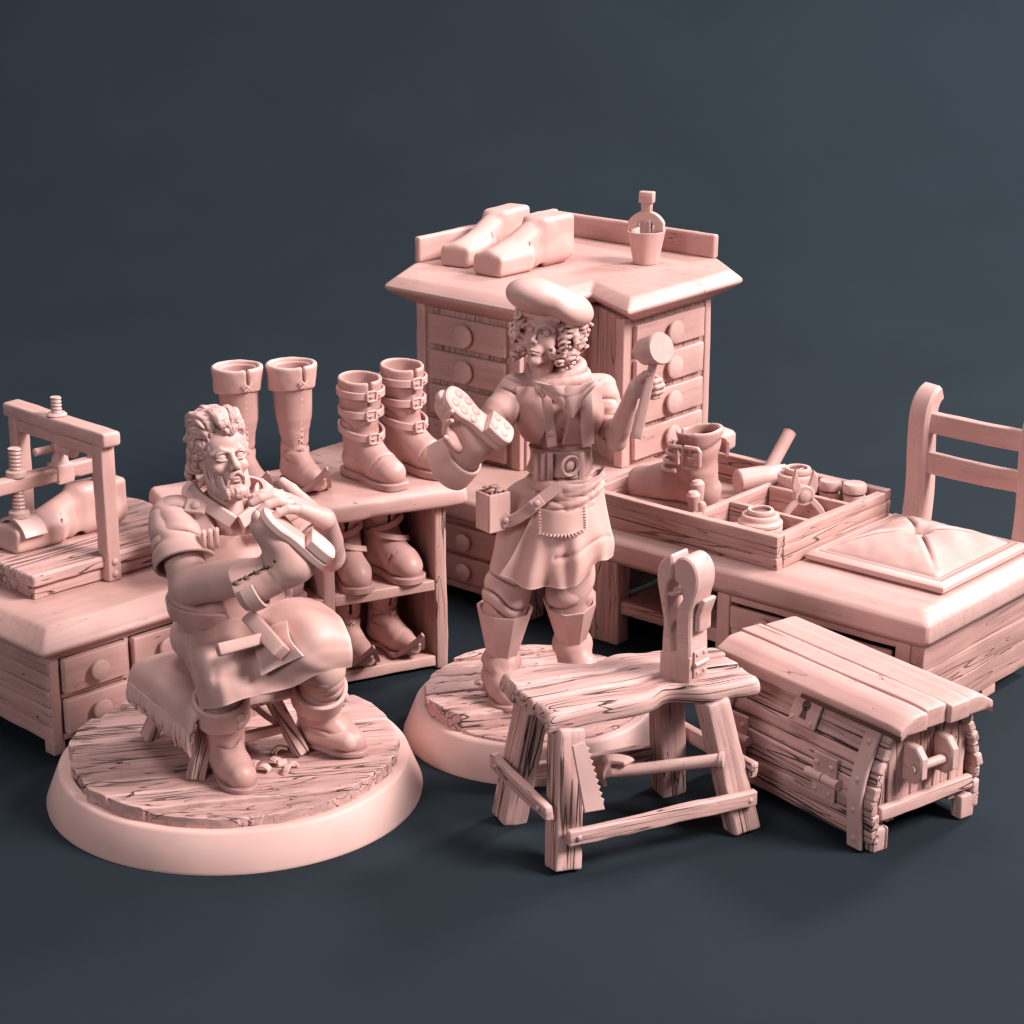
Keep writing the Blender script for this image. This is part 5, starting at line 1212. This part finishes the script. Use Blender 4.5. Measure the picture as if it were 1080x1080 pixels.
# straps over the shoulders with button tabs and stitched ends
def strap(pts, w=.062):
    P = crv(npv([at(*p) for p in pts]), 24); N = unit(P.mean(0) - chest) ; nn = [unit(p - (chest + (neck - chest) * .35)) for p in P]
    b = MB(); b.ribbon(P, nn, w, .016); return b.build('apron_strap', M_CLAY, man)
s1 = strap([(205, 508, 7.93), (200, 515, 7.82), (203, 530, 7.70), (212, 547, 7.635), (222, 564, 7.605)]); s2 = strap([(280, 512, 7.93), (274, 520, 7.84), (274, 535, 7.735), (277, 550, 7.685), (279, 564, 7.65)])
for s_, (p, q) in ((s1, ((208, 535, 7.645), (222, 568, 7.575))), (s2, ((272, 527, 7.735), (279, 555, 7.645)))):
    P = at(*p); n_ = unit(P - chest * 1.0 + f * .05); b = MB(); b.board(-.042, .042, -.030, .030, -.004, .016, 0, .006, .03, .002, Fr(P, (lambda q: np.stack([q[:, 1], -q[:, 2], q[:, 0]], 1))(basis(n_)))); b.build('tab', M_CLAY, s_)
    b = MB(); b.ball(P + n_ * .018, (.009, .018, .018), basis(n_)); b.build('button', M_METAL, s_)
    b = MB(); Q = at(*q); n2 = unit(Q - chest + f * .1)
    for i in (-1, 0, 1): o = Q + lf * .026 * i; b.tube(crv(npv([o + (0, 0, .032), o + n2 * .016 + (0, 0, .02), o + n2 * .016 - (0, 0, .02), o - (0, 0, .034)]), 8), .010, 8)
    b.build('stitches', M_CLAY, s_)
set_org((0, 0, 0))
# hammer stuck in the apron pocket
hm = thing('hammer', 'small hammer with square head tucked in the seated man\'s apron pocket', 'hammer', at(265, 675, 7.27), 0); set_org(at(265, 675, 7.27))
b = MB(); b.beam(at(263, 650, 7.36), at(297, 689, 7.215), .058, .062, (0, -1, .4), .007, .03, .001, chip=.3); b.build('head', M_METAL, hm)
b = MB(); b.beam(at(282, 672, 7.285), at(229, 686, 7.20), .042, .046, (0, -1, .4), .008, .03, .001, .048, .055, .3); b.build('handle', M_WOOD, hm)
set_org((0, 0, 0))
# boot worked on, pulled over his right hand
def held_boot(name, label, origin, toe_dir, up_dir, L, H, rs, studs=False, lean=0.0):
    t = thing(name, label, 'boot', origin, 0); B = basis(toe_dir, up_dir); t.rotation_euler = Matrix(B.tolist()).to_euler()
    s = Sdf((-.18, -.17, -.03), (L + .10, .17, H + .06), .0055); A_ = Fr((0, 0, .06), ry(lean)); ap_ = lambda x, y, z: A_.p((x, y, z - .06)); axd = A_.v((0, 0, 1))
    s.chain([(.0, 0, .07), (L * .45, 0, .055), (L * .78, 0, .045), (L * .93, 0, .032)], [.058, .052, .054, .034], .02)
    s.chain([(.0, 0, .08), ap_(-.005, 0, H * .5), ap_(-.01, 0, H)], [.066, .072, rs], .035); s.cap((.02, 0, .12), (L * .5, 0, .06), .06, .05, .05)
    s.half((0, 0, .014), (0, 0, -1), .006)
    s.chain([ap_(-.01, 0, H + .06), ap_(-.01, 0, H - .14)], [rs - .014, rs - .03], .003, True); s.half(ap_(0, 0, H), axd, .006)
    if not studs: s.box(ap_(.045, -rs * .85, H - .06), (.003, .05, .11), A_.R, .002, .005, True)
    up_ = s.build('upper', M_CLAY, t, lambda V, N: .002 * noise(V, 14) + crease(V, (.5, 0, 1), 22, .010, 3, (.04, 0, .11), .12))
    o = [(-.075, .02), (-.062, .046), (-.02, .056), (L * .35, .05), (L * .62, .068), (L * .85, .062), (L * .985, .03)]
    poly = crv(npv(o + [(x, -y) for x, y in o[::-1]] + [o[0]]), 60)[:-1]; b = MB(); b.prism(poly, -.012, .02, bev=.006); so = b.build('sole', M_CLAY, t)
    b = MB(); hp = [(x, y) for x, y in poly if x < .055]; b.prism(sorted(hp, key=lambda q: math.atan2(q[1], q[0] - .0)), -.052, -.0125, bev=.005); b.build('heel', M_CLAY, t)
    if studs:
        for (x, y) in ((-.03, .025), (-.03, -.025), (.02, .025), (.02, -.027)): b = MB(); b.ball((x, y, -.052), (.017, .017, .007)); b.build('stud', M_METAL, so)
        for (x, y) in ((.11, .02), (.11, -.028), (.16, .036), (.165, -.03), (.215, .03), (.215, -.026)): b = MB(); b.ball((x * L / .27, y, -.012), (.021, .021, .008)); b.build('stud', M_METAL, so)
    return t
hb = held_boot('boot', 'boot with curved sole and eyelet slit pulled over the seated man\'s right hand', at(328, 580, 7.32), (-.70, -.12, .70), (-.70, .05, -.70), .235, .315, .088, lean=.36)
_A = Fr((0, 0, .06), ry(.36))
for i in range(5):
    x = .050 + .004 * i; z_ = .292 - .042 * i; r_ = .0885 - (.315 - z_) * .05; b = MB(); b.ball(_A.p((x * .75 + .012, -math.sqrt(max(r_ ** 2 - (x * .75) ** 2, 0)), z_ - .06)), (.0085, .006, .0085), _A.R); b.build('eyelet', MK, hb)
b = MB(); strap_ring(b, .262, .0905, .0905, -.01, .055, .010, 0, -1.2, -3.6, 26); b.V = [_A.p((0, 0, 0)) + (v - npv((0, 0, .06))) @ _A.R.T for v in b.V]; b.build('strap', M_CLAY, hb)
# ================================================================ standing woman
wb_ = plinth('display_base', 'smaller round base with broken plank top under the standing woman', (.095, 8.37), .555)
plank_disc(wb_, .475, 14, .142, [-.96, -.58, -.12, .10, .28, .46, .64, .82, .99], M_ROUGH, gaps=[.02, .085, .05, .06, .055, .06, .05, .065])
b = MB(); 
for (x, y, r_) in ((-.17, -.02, .035), (-.12, -.09, .03), (-.22, .04, .03), (-.14, .06, .04), (.0, -.36, .06), (-.07, .02, .035)):
    s_ = Sdf((x - .1, y - .1, .12), (x + .1, y + .1, .32), .008); s_.ell((x, y, .19 - (.02 if y < -.2 else 0)), (r_ * 1.2, r_, r_ * .8), rz(x * 20), .01)
    V, F_ = s_.mesh(lambda V, N: .012 * noise(V, 25), 0); b.add(V, F_)
b.build('rubble', M_ROUGH, wb_)

WO = npv((.09, 8.37, .20)); wo = thing('person', 'standing curly-haired woman in a beret and neckerchief, holding a mallet and an upturned boot', 'person', WO, 0); set_org(WO)
f = unit((.22, -.97, 0)); Rb = basis(f); lf = Rb[:, 1]
pelv = at(578, 535, 8.37); waist = at(592, 490, 8.37); chest = at(590, 432, 8.36); neck = at(588, 395, 8.37); hd_ = at(576, 349, 8.30)
shR = at(543, 412, 8.33); shL = at(634, 412, 8.42); elR = at(514, 452, 8.24); wrR = at(483, 470, 8.02); elL = at(650, 464, 8.34); wrL = at(668, 411, 8.145)
knR = at(533, 630, 8.22); knL = at(601, 622, 8.34); anR = npv((-.045, 8.25, .345)); anL = npv((.255, 8.46, .345))
hipR = at(555, 540, 8.35); hipL = at(605, 540, 8.38)
S = Sdf((-.42, 7.86, .2), (.66, 8.62, 1.96), .0032)
def w_torso(S, g=0):
    S.ell(chest, npv((.105, .158, .15)) + g, Rb, .03); S.ell(waist, npv((.085, .100, .13)) + g, Rb, .07); S.ell(pelv, npv((.135, .185, .13)) + g, Rb, .08)
    S.cap(neck - (0, 0, .05), shR, .055 + g, .055 + g, .05); S.cap(neck - (0, 0, .05), shL, .055 + g, .055 + g, .05)
    for s in (-1, 1): S.ell(chest + f * .075 + lf * .065 * s - (0, 0, .01), npv((.06, .062, .06)) + g * .8, Rb, .04)
w_torso(S)
S.chain([hipR, knR, anR], [.105, .07, .05], .04); S.chain([hipL, knL, anL], [.105, .07, .05], .04)
for a_ in (anR, anL): S.cap(a_ - (0, 0, .1), a_ - (0, 0, .11) + f * .08, .042, .036, .03)
S.chain([shR, elR], [.055, .045], .03); S.chain([elR, elR + (wrR - elR) * .4, wrR], [.044, .044, .030], .02)
S.chain([shL, elL], [.055, .045], .03); S.chain([elL, elL + (wrL - elL) * .3, elL + (wrL - elL) * .7, wrL], [.040, .045, .034, .026], .02)
hand(S, wrR, (-.40, -.25, 1), (.75, -.45, .2), (-.2, -1, 0), 1.12, curls=[(.5, .45, .35), (.35, .45, .35), (.3, .5, .4), (.3, .5, .45)], spread=.16, thumb=(.75, .55, .2), tcurl=.2, kk=.003)
mh = at(685, 400, 8.09); hdir = unit(at(676, 458, 8.03) - at(690, 385, 8.07))
hand(S, wrL, unit((.88, .05, .12)), unit((.15, -.98, 0)), (.15, -.1, 1), 1.10, curls=[(1.25, 1.35, .8)] * 4, spread=.0, thumb=(.45, .6, .65), tcurl=.3, kk=.002)
hf = unit((-.42, -.88, .24)); HW = Fr(hd_, basis(hf, (.10, 0, 1)), .282)
head(S, HW, False)
S.build('body', M_SKIN, wo, None, 1)
# curls
S = Sdf(HW.p((0, 0, 0)) - .27, HW.p((0, 0, 0)) + .27, .0036)
S.ell(HW.p((-.14, 0, .06)), npv((.30, .33, .33)) * HW.k, HW.R, .01)
S.ell(HW.p((.42, 0, -.12)), npv((.42, .34, .44)) * HW.k, HW.R, .02, True)
def coil(c, ax, r, L_, tr, n_=2.2):
    B = basis(ax); N_ = int(n_ * 9); P = []
    for i in range(N_):
        a = 2 * PI * n_ * i / (N_ - 1); rr = r * (1 - .35 * i / N_); P.append(npv(c) + B @ npv((L_ * (i / (N_ - 1) - .3), rr * math.cos(a), rr * math.sin(a))))
    S.chain([HW.p(p) for p in P], tr * HW.k, .011)
for s in (-1, 1):
    for i in range(54):
        th = rnd.uniform(-.9, 1.5); ph = rnd.uniform(-1.0, .45)
        d = npv((-math.sin(th) * .9, s * math.cos(th), ph * .9)); d = unit(d); c = npv((-.10, 0, .0)) + d * npv((.42, .45, .46)) * rnd.uniform(.85, 1.10)
        if c[0] > .08 + .05 * (s > 0): c[0] = .06
        coil(c, d * .45 + npv((rnd.uniform(-.5, .5), rnd.uniform(-.5, .5), rnd.choice((-1, -1, .6)))), rnd.uniform(.036, .066), rnd.uniform(.16, .30), rnd.uniform(.020, .028), rnd.uniform(2.2, 3.4))
for i in range(13):
    y = -.24 + .48 * i / 12; coil((.285 - 1.1 * y * y, y, .185 + rnd.uniform(-.02, .03)), (.3, rnd.choice((-1, 1)), .2), rnd.uniform(.028, .042), .07, .016, 1.6)
for s in (-1, 1): S.ell(HW.p((-.02, s * .34, -.03)), npv((.09, .09, .11)) * HW.k, HW.R, .01, True)
S.build('hair', M_CLOTH, wo, None, 0)
# beret: puffy crown flopping to her left, thin band
bt = Sdf(at(580, 318, 8.28) - .30, at(580, 318, 8.28) + .28, .0055)
B = basis(hf, (.18, 0, 1)); bc = HW.p((-.02, 0, .32))
bt.ell(at(566, 312, 8.25), npv((.13, .122, .072)), basis(hf, (.12, 0, 1)), .02); bt.ell(at(603, 325, 8.27), npv((.14, .084, .060)), basis(hf, (.75, -.1, 1)), .045)
be = bt.build('beret', M_SKIN, wo, lambda V, N: .002 * noise(V, 9))
m_ = MB(); Bz = basis(hf, (.10, 0, 1)); m_.lathe([(.088, -.035), (.096, -.03), (.099, .0), (.102, .05), (.09, .055)], Fr(HW.p((-.03, 0, .285)), Bz @ np.diag((1.06, .90, 1))), 40); m_.build('band', M_CLOTH, be)
# shirt with puffed, gathered sleeves
S = Sdf((-.16, 8.06, .98), (.58, 8.62, 1.64), .005)
w_torso(S, .010)
S.chain([shR, shR + (elR - shR) * .5, shR + (elR - shR) * .98], [.064, .074, .062], .03)
S.chain([shL, shL + (elL - shL) * .5, shL + (elL - shL) * .8], [.062, .068, .060], .03)
for sh, el in ((shR, elR), (shL, elL)):
    d = unit(el - sh); sd = unit(np.cross(d, f)); 
    S.cap(el - d * .008, el + d * .1, .050, .052, .004, True)
S.build('shirt', M_CLOTH, wo, lambda V, N: .002 * noise(V, (14, 14, 20)) + crease(V, shR - elR, 26, .018, 1, (shR + elR) / 2, .15) + crease(V, shL - elL, 26, .018, 5, (shL + elL) / 2, .15) + crease(V, (.2, 0, 1), 22, .014, 3, waist + (0, 0, .09), .24))
# open waistcoat
S = Sdf((-.10, 8.06, 1.16), (.50, 8.62, 1.62), .0048)
w_torso(S, .032)
zb = at(590, 470, 8.25)[2]; S.half((0, 0, zb), (.0, 0, -1), .006); S.half(neck + (0, 0, -.02), unit((0, 0, 1)), .01)
S.box(at(588, 430, 8.20) + lf * .005, (.12, .042, .32), basis(f, (.10, 0, 1)), .005, .006, True)
S.ell(shR + npv((-.05, 0, -.01)), (.075, .12, .098), None, .01, True); S.ell(shL + npv((.045, 0, -.01)), (.072, .12, .095), None, .01, True)
S.ell(neck + f * .11 - npv((0, 0, .03)), (.10, .10, .10), Rb, .01, True)
vs = S.build('waistcoat', M_LEATHER, wo, lambda V, N: .0025 * noise(V, 12))
for (px_, py_) in ((574, 416), (577, 427), (581, 457)):
    m_ = MB(); d_ = at(px_, py_, 8.0) - npv((0, 0, 0)); yy = 8.182 if py_ < 440 else 8.192; m_.ball(at(px_, py_, yy), (.006, .013, .013), basis(f)); m_.build('button', M_METAL, vs)
m_ = MB(); m_.ribbon(crv(npv([at(574, 410, 8.200), at(577, 428, 8.182), at(580, 450, 8.198), at(582, 470, 8.215)]), 12), f, .040, .008); m_.build('placket', M_LEATHER, vs)
m_ = MB(); m_.ribbon(crv(npv([at(618, 406, 8.255), at(618, 430, 8.205), at(619, 455, 8.205), at(620, 469, 8.220)]), 12), f + lf * .3, .055, .008); m_.build('placket', M_LEATHER, vs)
# neckerchief: cowl of folds and a pointed drape
S = Sdf((-.03, 8.08, 1.38), (.46, 8.60, 1.70), .0044)
nc = neck + f * .0 + (0, 0, .01)
for i, (rr, dz, tr) in enumerate(((.088, .030, .024), (.102, .002, .026), (.114, -.026, .024))):
    P = [nc + f * (rr * math.cos(a) * (1.0 + .04 * i) + .004) + lf * rr * math.sin(a) * 1.1 + npv((0, 0, dz - .030 * math.cos(a) + .012 * math.sin(a * 2 + i))) for a in np.linspace(0, 2 * PI, 21)]
    S.chain(P, tr, .004)
nk = S.build('neckerchief', M_CLOTH, wo, lambda V, N: .002 * noise(V, 20))
RW = [[(562, 400, 8.26), (576, 404, 8.19), (596, 407, 8.15), (616, 404, 8.185), (629, 398, 8.29)],
      [(570, 408, 8.205), (583, 414, 8.155), (598, 417, 8.130), (615, 413, 8.165), (628, 404, 8.25)],
      [(585, 421, 8.165), (591, 425, 8.145), (600, 427, 8.130), (610, 424, 8.150), (616, 418, 8.19)],
      [(599, 434, 8.155), (601, 436, 8.150), (603, 438, 8.145), (605, 436, 8.150), (607, 433, 8.16)]]
def dr(P):
    P = P.copy(); n_, m2 = P.shape[:2]; u = np.linspace(0, 1, n_)[:, None]; v = np.linspace(-1, 1, m2)[None]
    P[..., 1] += -.012 * (1 - u * .6) * np.abs(np.sin(v * 5.2 + u * 1.2)) ; P[..., 2] -= .010 * (1 - np.abs(v)) * np.sin(u * 9); P[..., 1] -= .008 * np.sin(u * 10 + np.abs(v) * 3) * (1 - u); return P
m_ = MB(); m_.patch([[at(*q) for q in r] for r in RW], 36, 44, .014, dr); m_.build('drape', M_CLOTH, nk, 80)
# trousers tucked in boots
S = Sdf((-.22, 8.0, .48), (.48, 8.62, 1.20), .0055)
S.ell(pelv, npv((.15, .20, .14)), Rb, .03)
for hp, kn, an in ((hipR, knR, anR), (hipL, knL, anL)):
    S.chain([hp, (hp + kn) / 2, kn - (0, 0, .0), kn + (an - kn) * .22], [.108, .094, .100, .094], .04)
S.build('trousers', M_CLOTH, wo, lambda V, N: .003 * noise(V, (11, 11, 14)) + crease(V, (.5, 0, 1), 17, .018, 1, knR - (0, 0, .02), .2) + crease(V, (-.5, 0, 1), 17, .018, 5, knL - (0, 0, .02), .2))
g0 = .222
person_boot('boot', wo, (-.075, 8.33, g0), (-.005, 8.07, g0), anR, knR, (.06, .86), (.060, .118), facet=True)
person_boot('boot', wo, (.24, 8.53, g0 - .01), (.33, 8.30, g0 - .01), anL, knL, (.06, .86), (.060, .114), facet=True)
# wide belt, buckle, slung second belt
S = Sdf((-.10, 8.08, 1.00), (.46, 8.64, 1.28), .0048); w_torso(S, .030); o = at(592, 492, 8.24)
S.half(o + (0, 0, .055), (.04, 0, 1), .005); S.half(o - (0, 0, .055), (-.04, 0, -1), .005); bl = S.build('belt', M_LEATHER, wo)
m_ = MB(); B = basis(f + lf * .35); c_ = at(600, 491, 8.195); M = Fr(c_, np.stack([B[:, 1], B[:, 2], B[:, 0]], 1))
m_.lathe([(.030, -.004), (.044, 0), (.046, .012), (.040, .018), (.032, .012), (.030, .006)], M, 30, False); m_.ball(M.p((0, 0, .008)), (.012, .020, .020), B); m_.build('buckle', M_METAL, bl)
for px_ in (566, 573, 580, 613):
    m_ = MB(); c_ = at(px_, 492, 8.232 + .00002 * (px_ - 592) ** 2); m_.board(-.012, .012, -.006, .010, -.058, .058, 2, .004, .03, .001, Fr(c_, np.stack([lf, -f, npv((0, 0, 1))], 1))); m_.build('belt_loop', M_LEATHER, bl)
# gathered sash over the hips
S = Sdf((-.08, 8.02, .86), (.46, 8.66, 1.18), .005)
for i, (y0, y1, y2) in enumerate(((508, 512, 503), (518, 520, 510), (527, 530, 520), (534, 540, 528))):
    S.chain(crv(npv([at(566, y0 + 6, 8.24), at(582, y1 + 2, 8.19), at(602, y1, 8.185), at(622, y2, 8.24), at(633, y2 - 10, 8.36)]), 12), [.018, .026, .028, .030, .030, .030, .030, .030, .028, .026, .022, .018], .006)
S.build('sash', M_CLOTH, wo, lambda V, N: .003 * noise(V, (10, 10, 30)) + crease(V, (.12, 0, 1), 34, .007, 3))
RW = [[(574, 520, 8.235), (585, 524, 8.205), (598, 526, 8.195), (612, 524, 8.21), (625, 515, 8.26), (634, 505, 8.34)],
      [(563, 542, 8.20), (578, 546, 8.155), (594, 549, 8.14), (611, 547, 8.155), (628, 536, 8.23), (637, 528, 8.33)],
      [(551, 566, 8.165), (570, 574, 8.115), (590, 578, 8.10), (611, 574, 8.115), (633, 560, 8.20), (642, 553, 8.30)],
      [(539, 590, 8.14), (562, 600, 8.095), (588, 602, 8.085), (612, 596, 8.105), (636, 578, 8.19), (646, 570, 8.29)],
      [(527, 609, 8.13), (556, 617, 8.095), (586, 622, 8.08), (608, 613, 8.10), (634, 592, 8.18), (645, 584, 8.28)]]
def sk(P):
    P = P.copy(); n_, m2 = P.shape[:2]; u = np.linspace(0, 1, n_)[:, None]; v = np.linspace(0, 1, m2)[None]
    P[..., 1] += u ** 1.2 * (.020 * np.sin(v * 17 + u * 1.6) + .012 * np.sin(v * 31 + 1 - u * 3)); P[..., 2] += .006 * u * np.cos(v * 17)
    fo = u * np.exp(-((u - .55 - .25 * np.abs(v - .65)) / .035) ** 2) * (v > .35) * .012; P[..., 1] += fo; return P
m_ = MB(); m_.patch([[at(*q) for q in r] for r in RW], 60, 70, .014, sk); ap = m_.build('apron', M_CLAY, wo, 70)
PK = [[(568, 536, 8.165), (584, 539, 8.128), (600, 540, 8.122), (616, 534, 8.15)], [(569, 550, 8.145), (585, 553, 8.11), (601, 554, 8.105), (617, 547, 8.137)], [(568, 562, 8.13), (585, 565, 8.095), (602, 564, 8.09), (617, 557, 8.127)]]
PP = [[at(*q) for q in r] for r in PK]; m_ = MB(); m_.patch(PP, 16, 24, .014); po = m_.build('patch_pocket', M_CLAY, ap)
m_ = MB(); Q = cr_surface(npv(PP), 9, 14); rim = [Q[i, 0] for i in range(9)] + [Q[8, j] for j in range(1, 14)] + [Q[i, 13] for i in range(7, -1, -1)]
for i, p in enumerate(rim):
    out = unit(p - Q.mean((0, 1))); m_.tube([p - out * .010 - f * -.008, p + f * .014, p + out * .010 + f * .004], .0034, 6)
m_.build('stitching', M_CLOTH, po)
# slung tool belt
m_ = MB(); P = crv(npv([at(590, 512, 8.165), at(570, 527, 8.155), at(553, 541, 8.155), at(536, 550, 8.17), at(526, 548, 8.21)]), 20); m_.ribbon(P, f - lf * .25, .050, .012); tbk = m_.build('slung_belt', M_LEATHER, wo)
for (px_, py_, yy) in ((566, 530, 8.14), (533, 548, 8.165)): m_ = MB(); m_.board(-.026, .026, -.026, .026, 0, .010, 0, .006, .03, .001, Fr(at(px_, py_, yy), np.stack([lf, np.cross(f, lf), f], 1) @ rz(.6))); m_.ball(at(px_, py_, yy) + f * .012, (.007, .013, .013), basis(f)); m_.build('stud', M_METAL, tbk)
set_org((0, 0, 0))
# nail box hanging from the belt
nb = thing('nail_box', 'open square box full of nails hanging from the standing woman\'s belt', 'box', at(520, 538, 8.17), 0); set_org(at(520, 538, 8.17))
Mx = Fr(at(520, 534, 8.19), np.stack([unit((.80, .60, 0)), unit((-.60, .80, 0)), npv((0, 0, 1))], 1)); m_ = MB()
m_.board(-.052, .052, -.048, -.036, -.095, .065, 2, .004, .04, .001, Mx); m_.board(-.052, .052, .036, .048, -.095, .065, 2, .004, .04, .001, Mx); m_.board(-.052, -.040, -.0355, .0355, -.095, .065, 2, .004, .04, .001, Mx); m_.board(.040, .052, -.0355, .0355, -.095, .065, 2, .004, .04, .001, Mx); m_.board(-.04, .04, -.0355, .0355, -.09, .025, 2, .004, .04, .001, Mx)
m_.build('body', M_CLAY, nb)
m_ = MB()
for (x, y, z_) in ((-.020, -.016, .070), (.018, -.018, .066), (-.018, .020, .074), (.020, .016, .072), (0, .0, .078)):
    m_.lathe([(.005, -.04), (.005, 0), (.0165, .003), (.017, .008), (.012, .011)], Fr(Mx.p((x, y, z_)), Mx.R @ rx(rnd.uniform(-.3, .3)) @ ry(rnd.uniform(-.3, .3))), 14)
m_.build('nails', M_METAL, nb)
set_org((0, 0, 0))
# mallet in her left hand
ml = thing('mallet', 'round-faced mallet raised in the standing woman\'s left hand', 'mallet', mh, 0); set_org(mh)
h0 = at(691, 374, 8.10); h1 = at(671, 462, 8.085); m_ = MB(); m_.beam(h0, h1, .030, .034, (0, -1, 0), .006, .03, .001, .044, .048, .2); m_.build('handle', M_WOOD, ml)
fd = unit((.55, -.72, .30)); B = basis(fd); c_ = at(689, 369, 8.085); M = Fr(c_, np.stack([B[:, 1], B[:, 2], B[:, 0]], 1)); m_ = MB(); m_.lathe([(.050, -.055), (.054, -.050), (.060, .02), (.064, .045), (.060, .053)], M, 36)
m_.lathe([(.026, -.10), (.030, -.095), (.030, -.058)], M, 20); m_.build('head', M_WOOD, ml)
set_org((0, 0, 0))
hb2 = held_boot('boot', 'upturned boot with a studded sole held out in the standing woman\'s right hand', at(518, 455, 8.03), (-.68, -.12, .66), (-.40, .42, -.82), .245, .25, .080, True)
s = Sdf((-.16, -.16, .13), (.14, .16, .31), .0055); s.cap((-.01, 0, .16), (-.01, 0, .27), .092, .112); s.cap((-.01, 0, .1), (-.01, 0, .32), .074, .092, .003, True); s.half((0, 0, .275), (0, 0, 1), .01); s.half((0, 0, .165), (0, 0, -1), .008)
s.build('cuff', M_CLAY, hb2, lambda V, N: .004 * noise(V, 13))
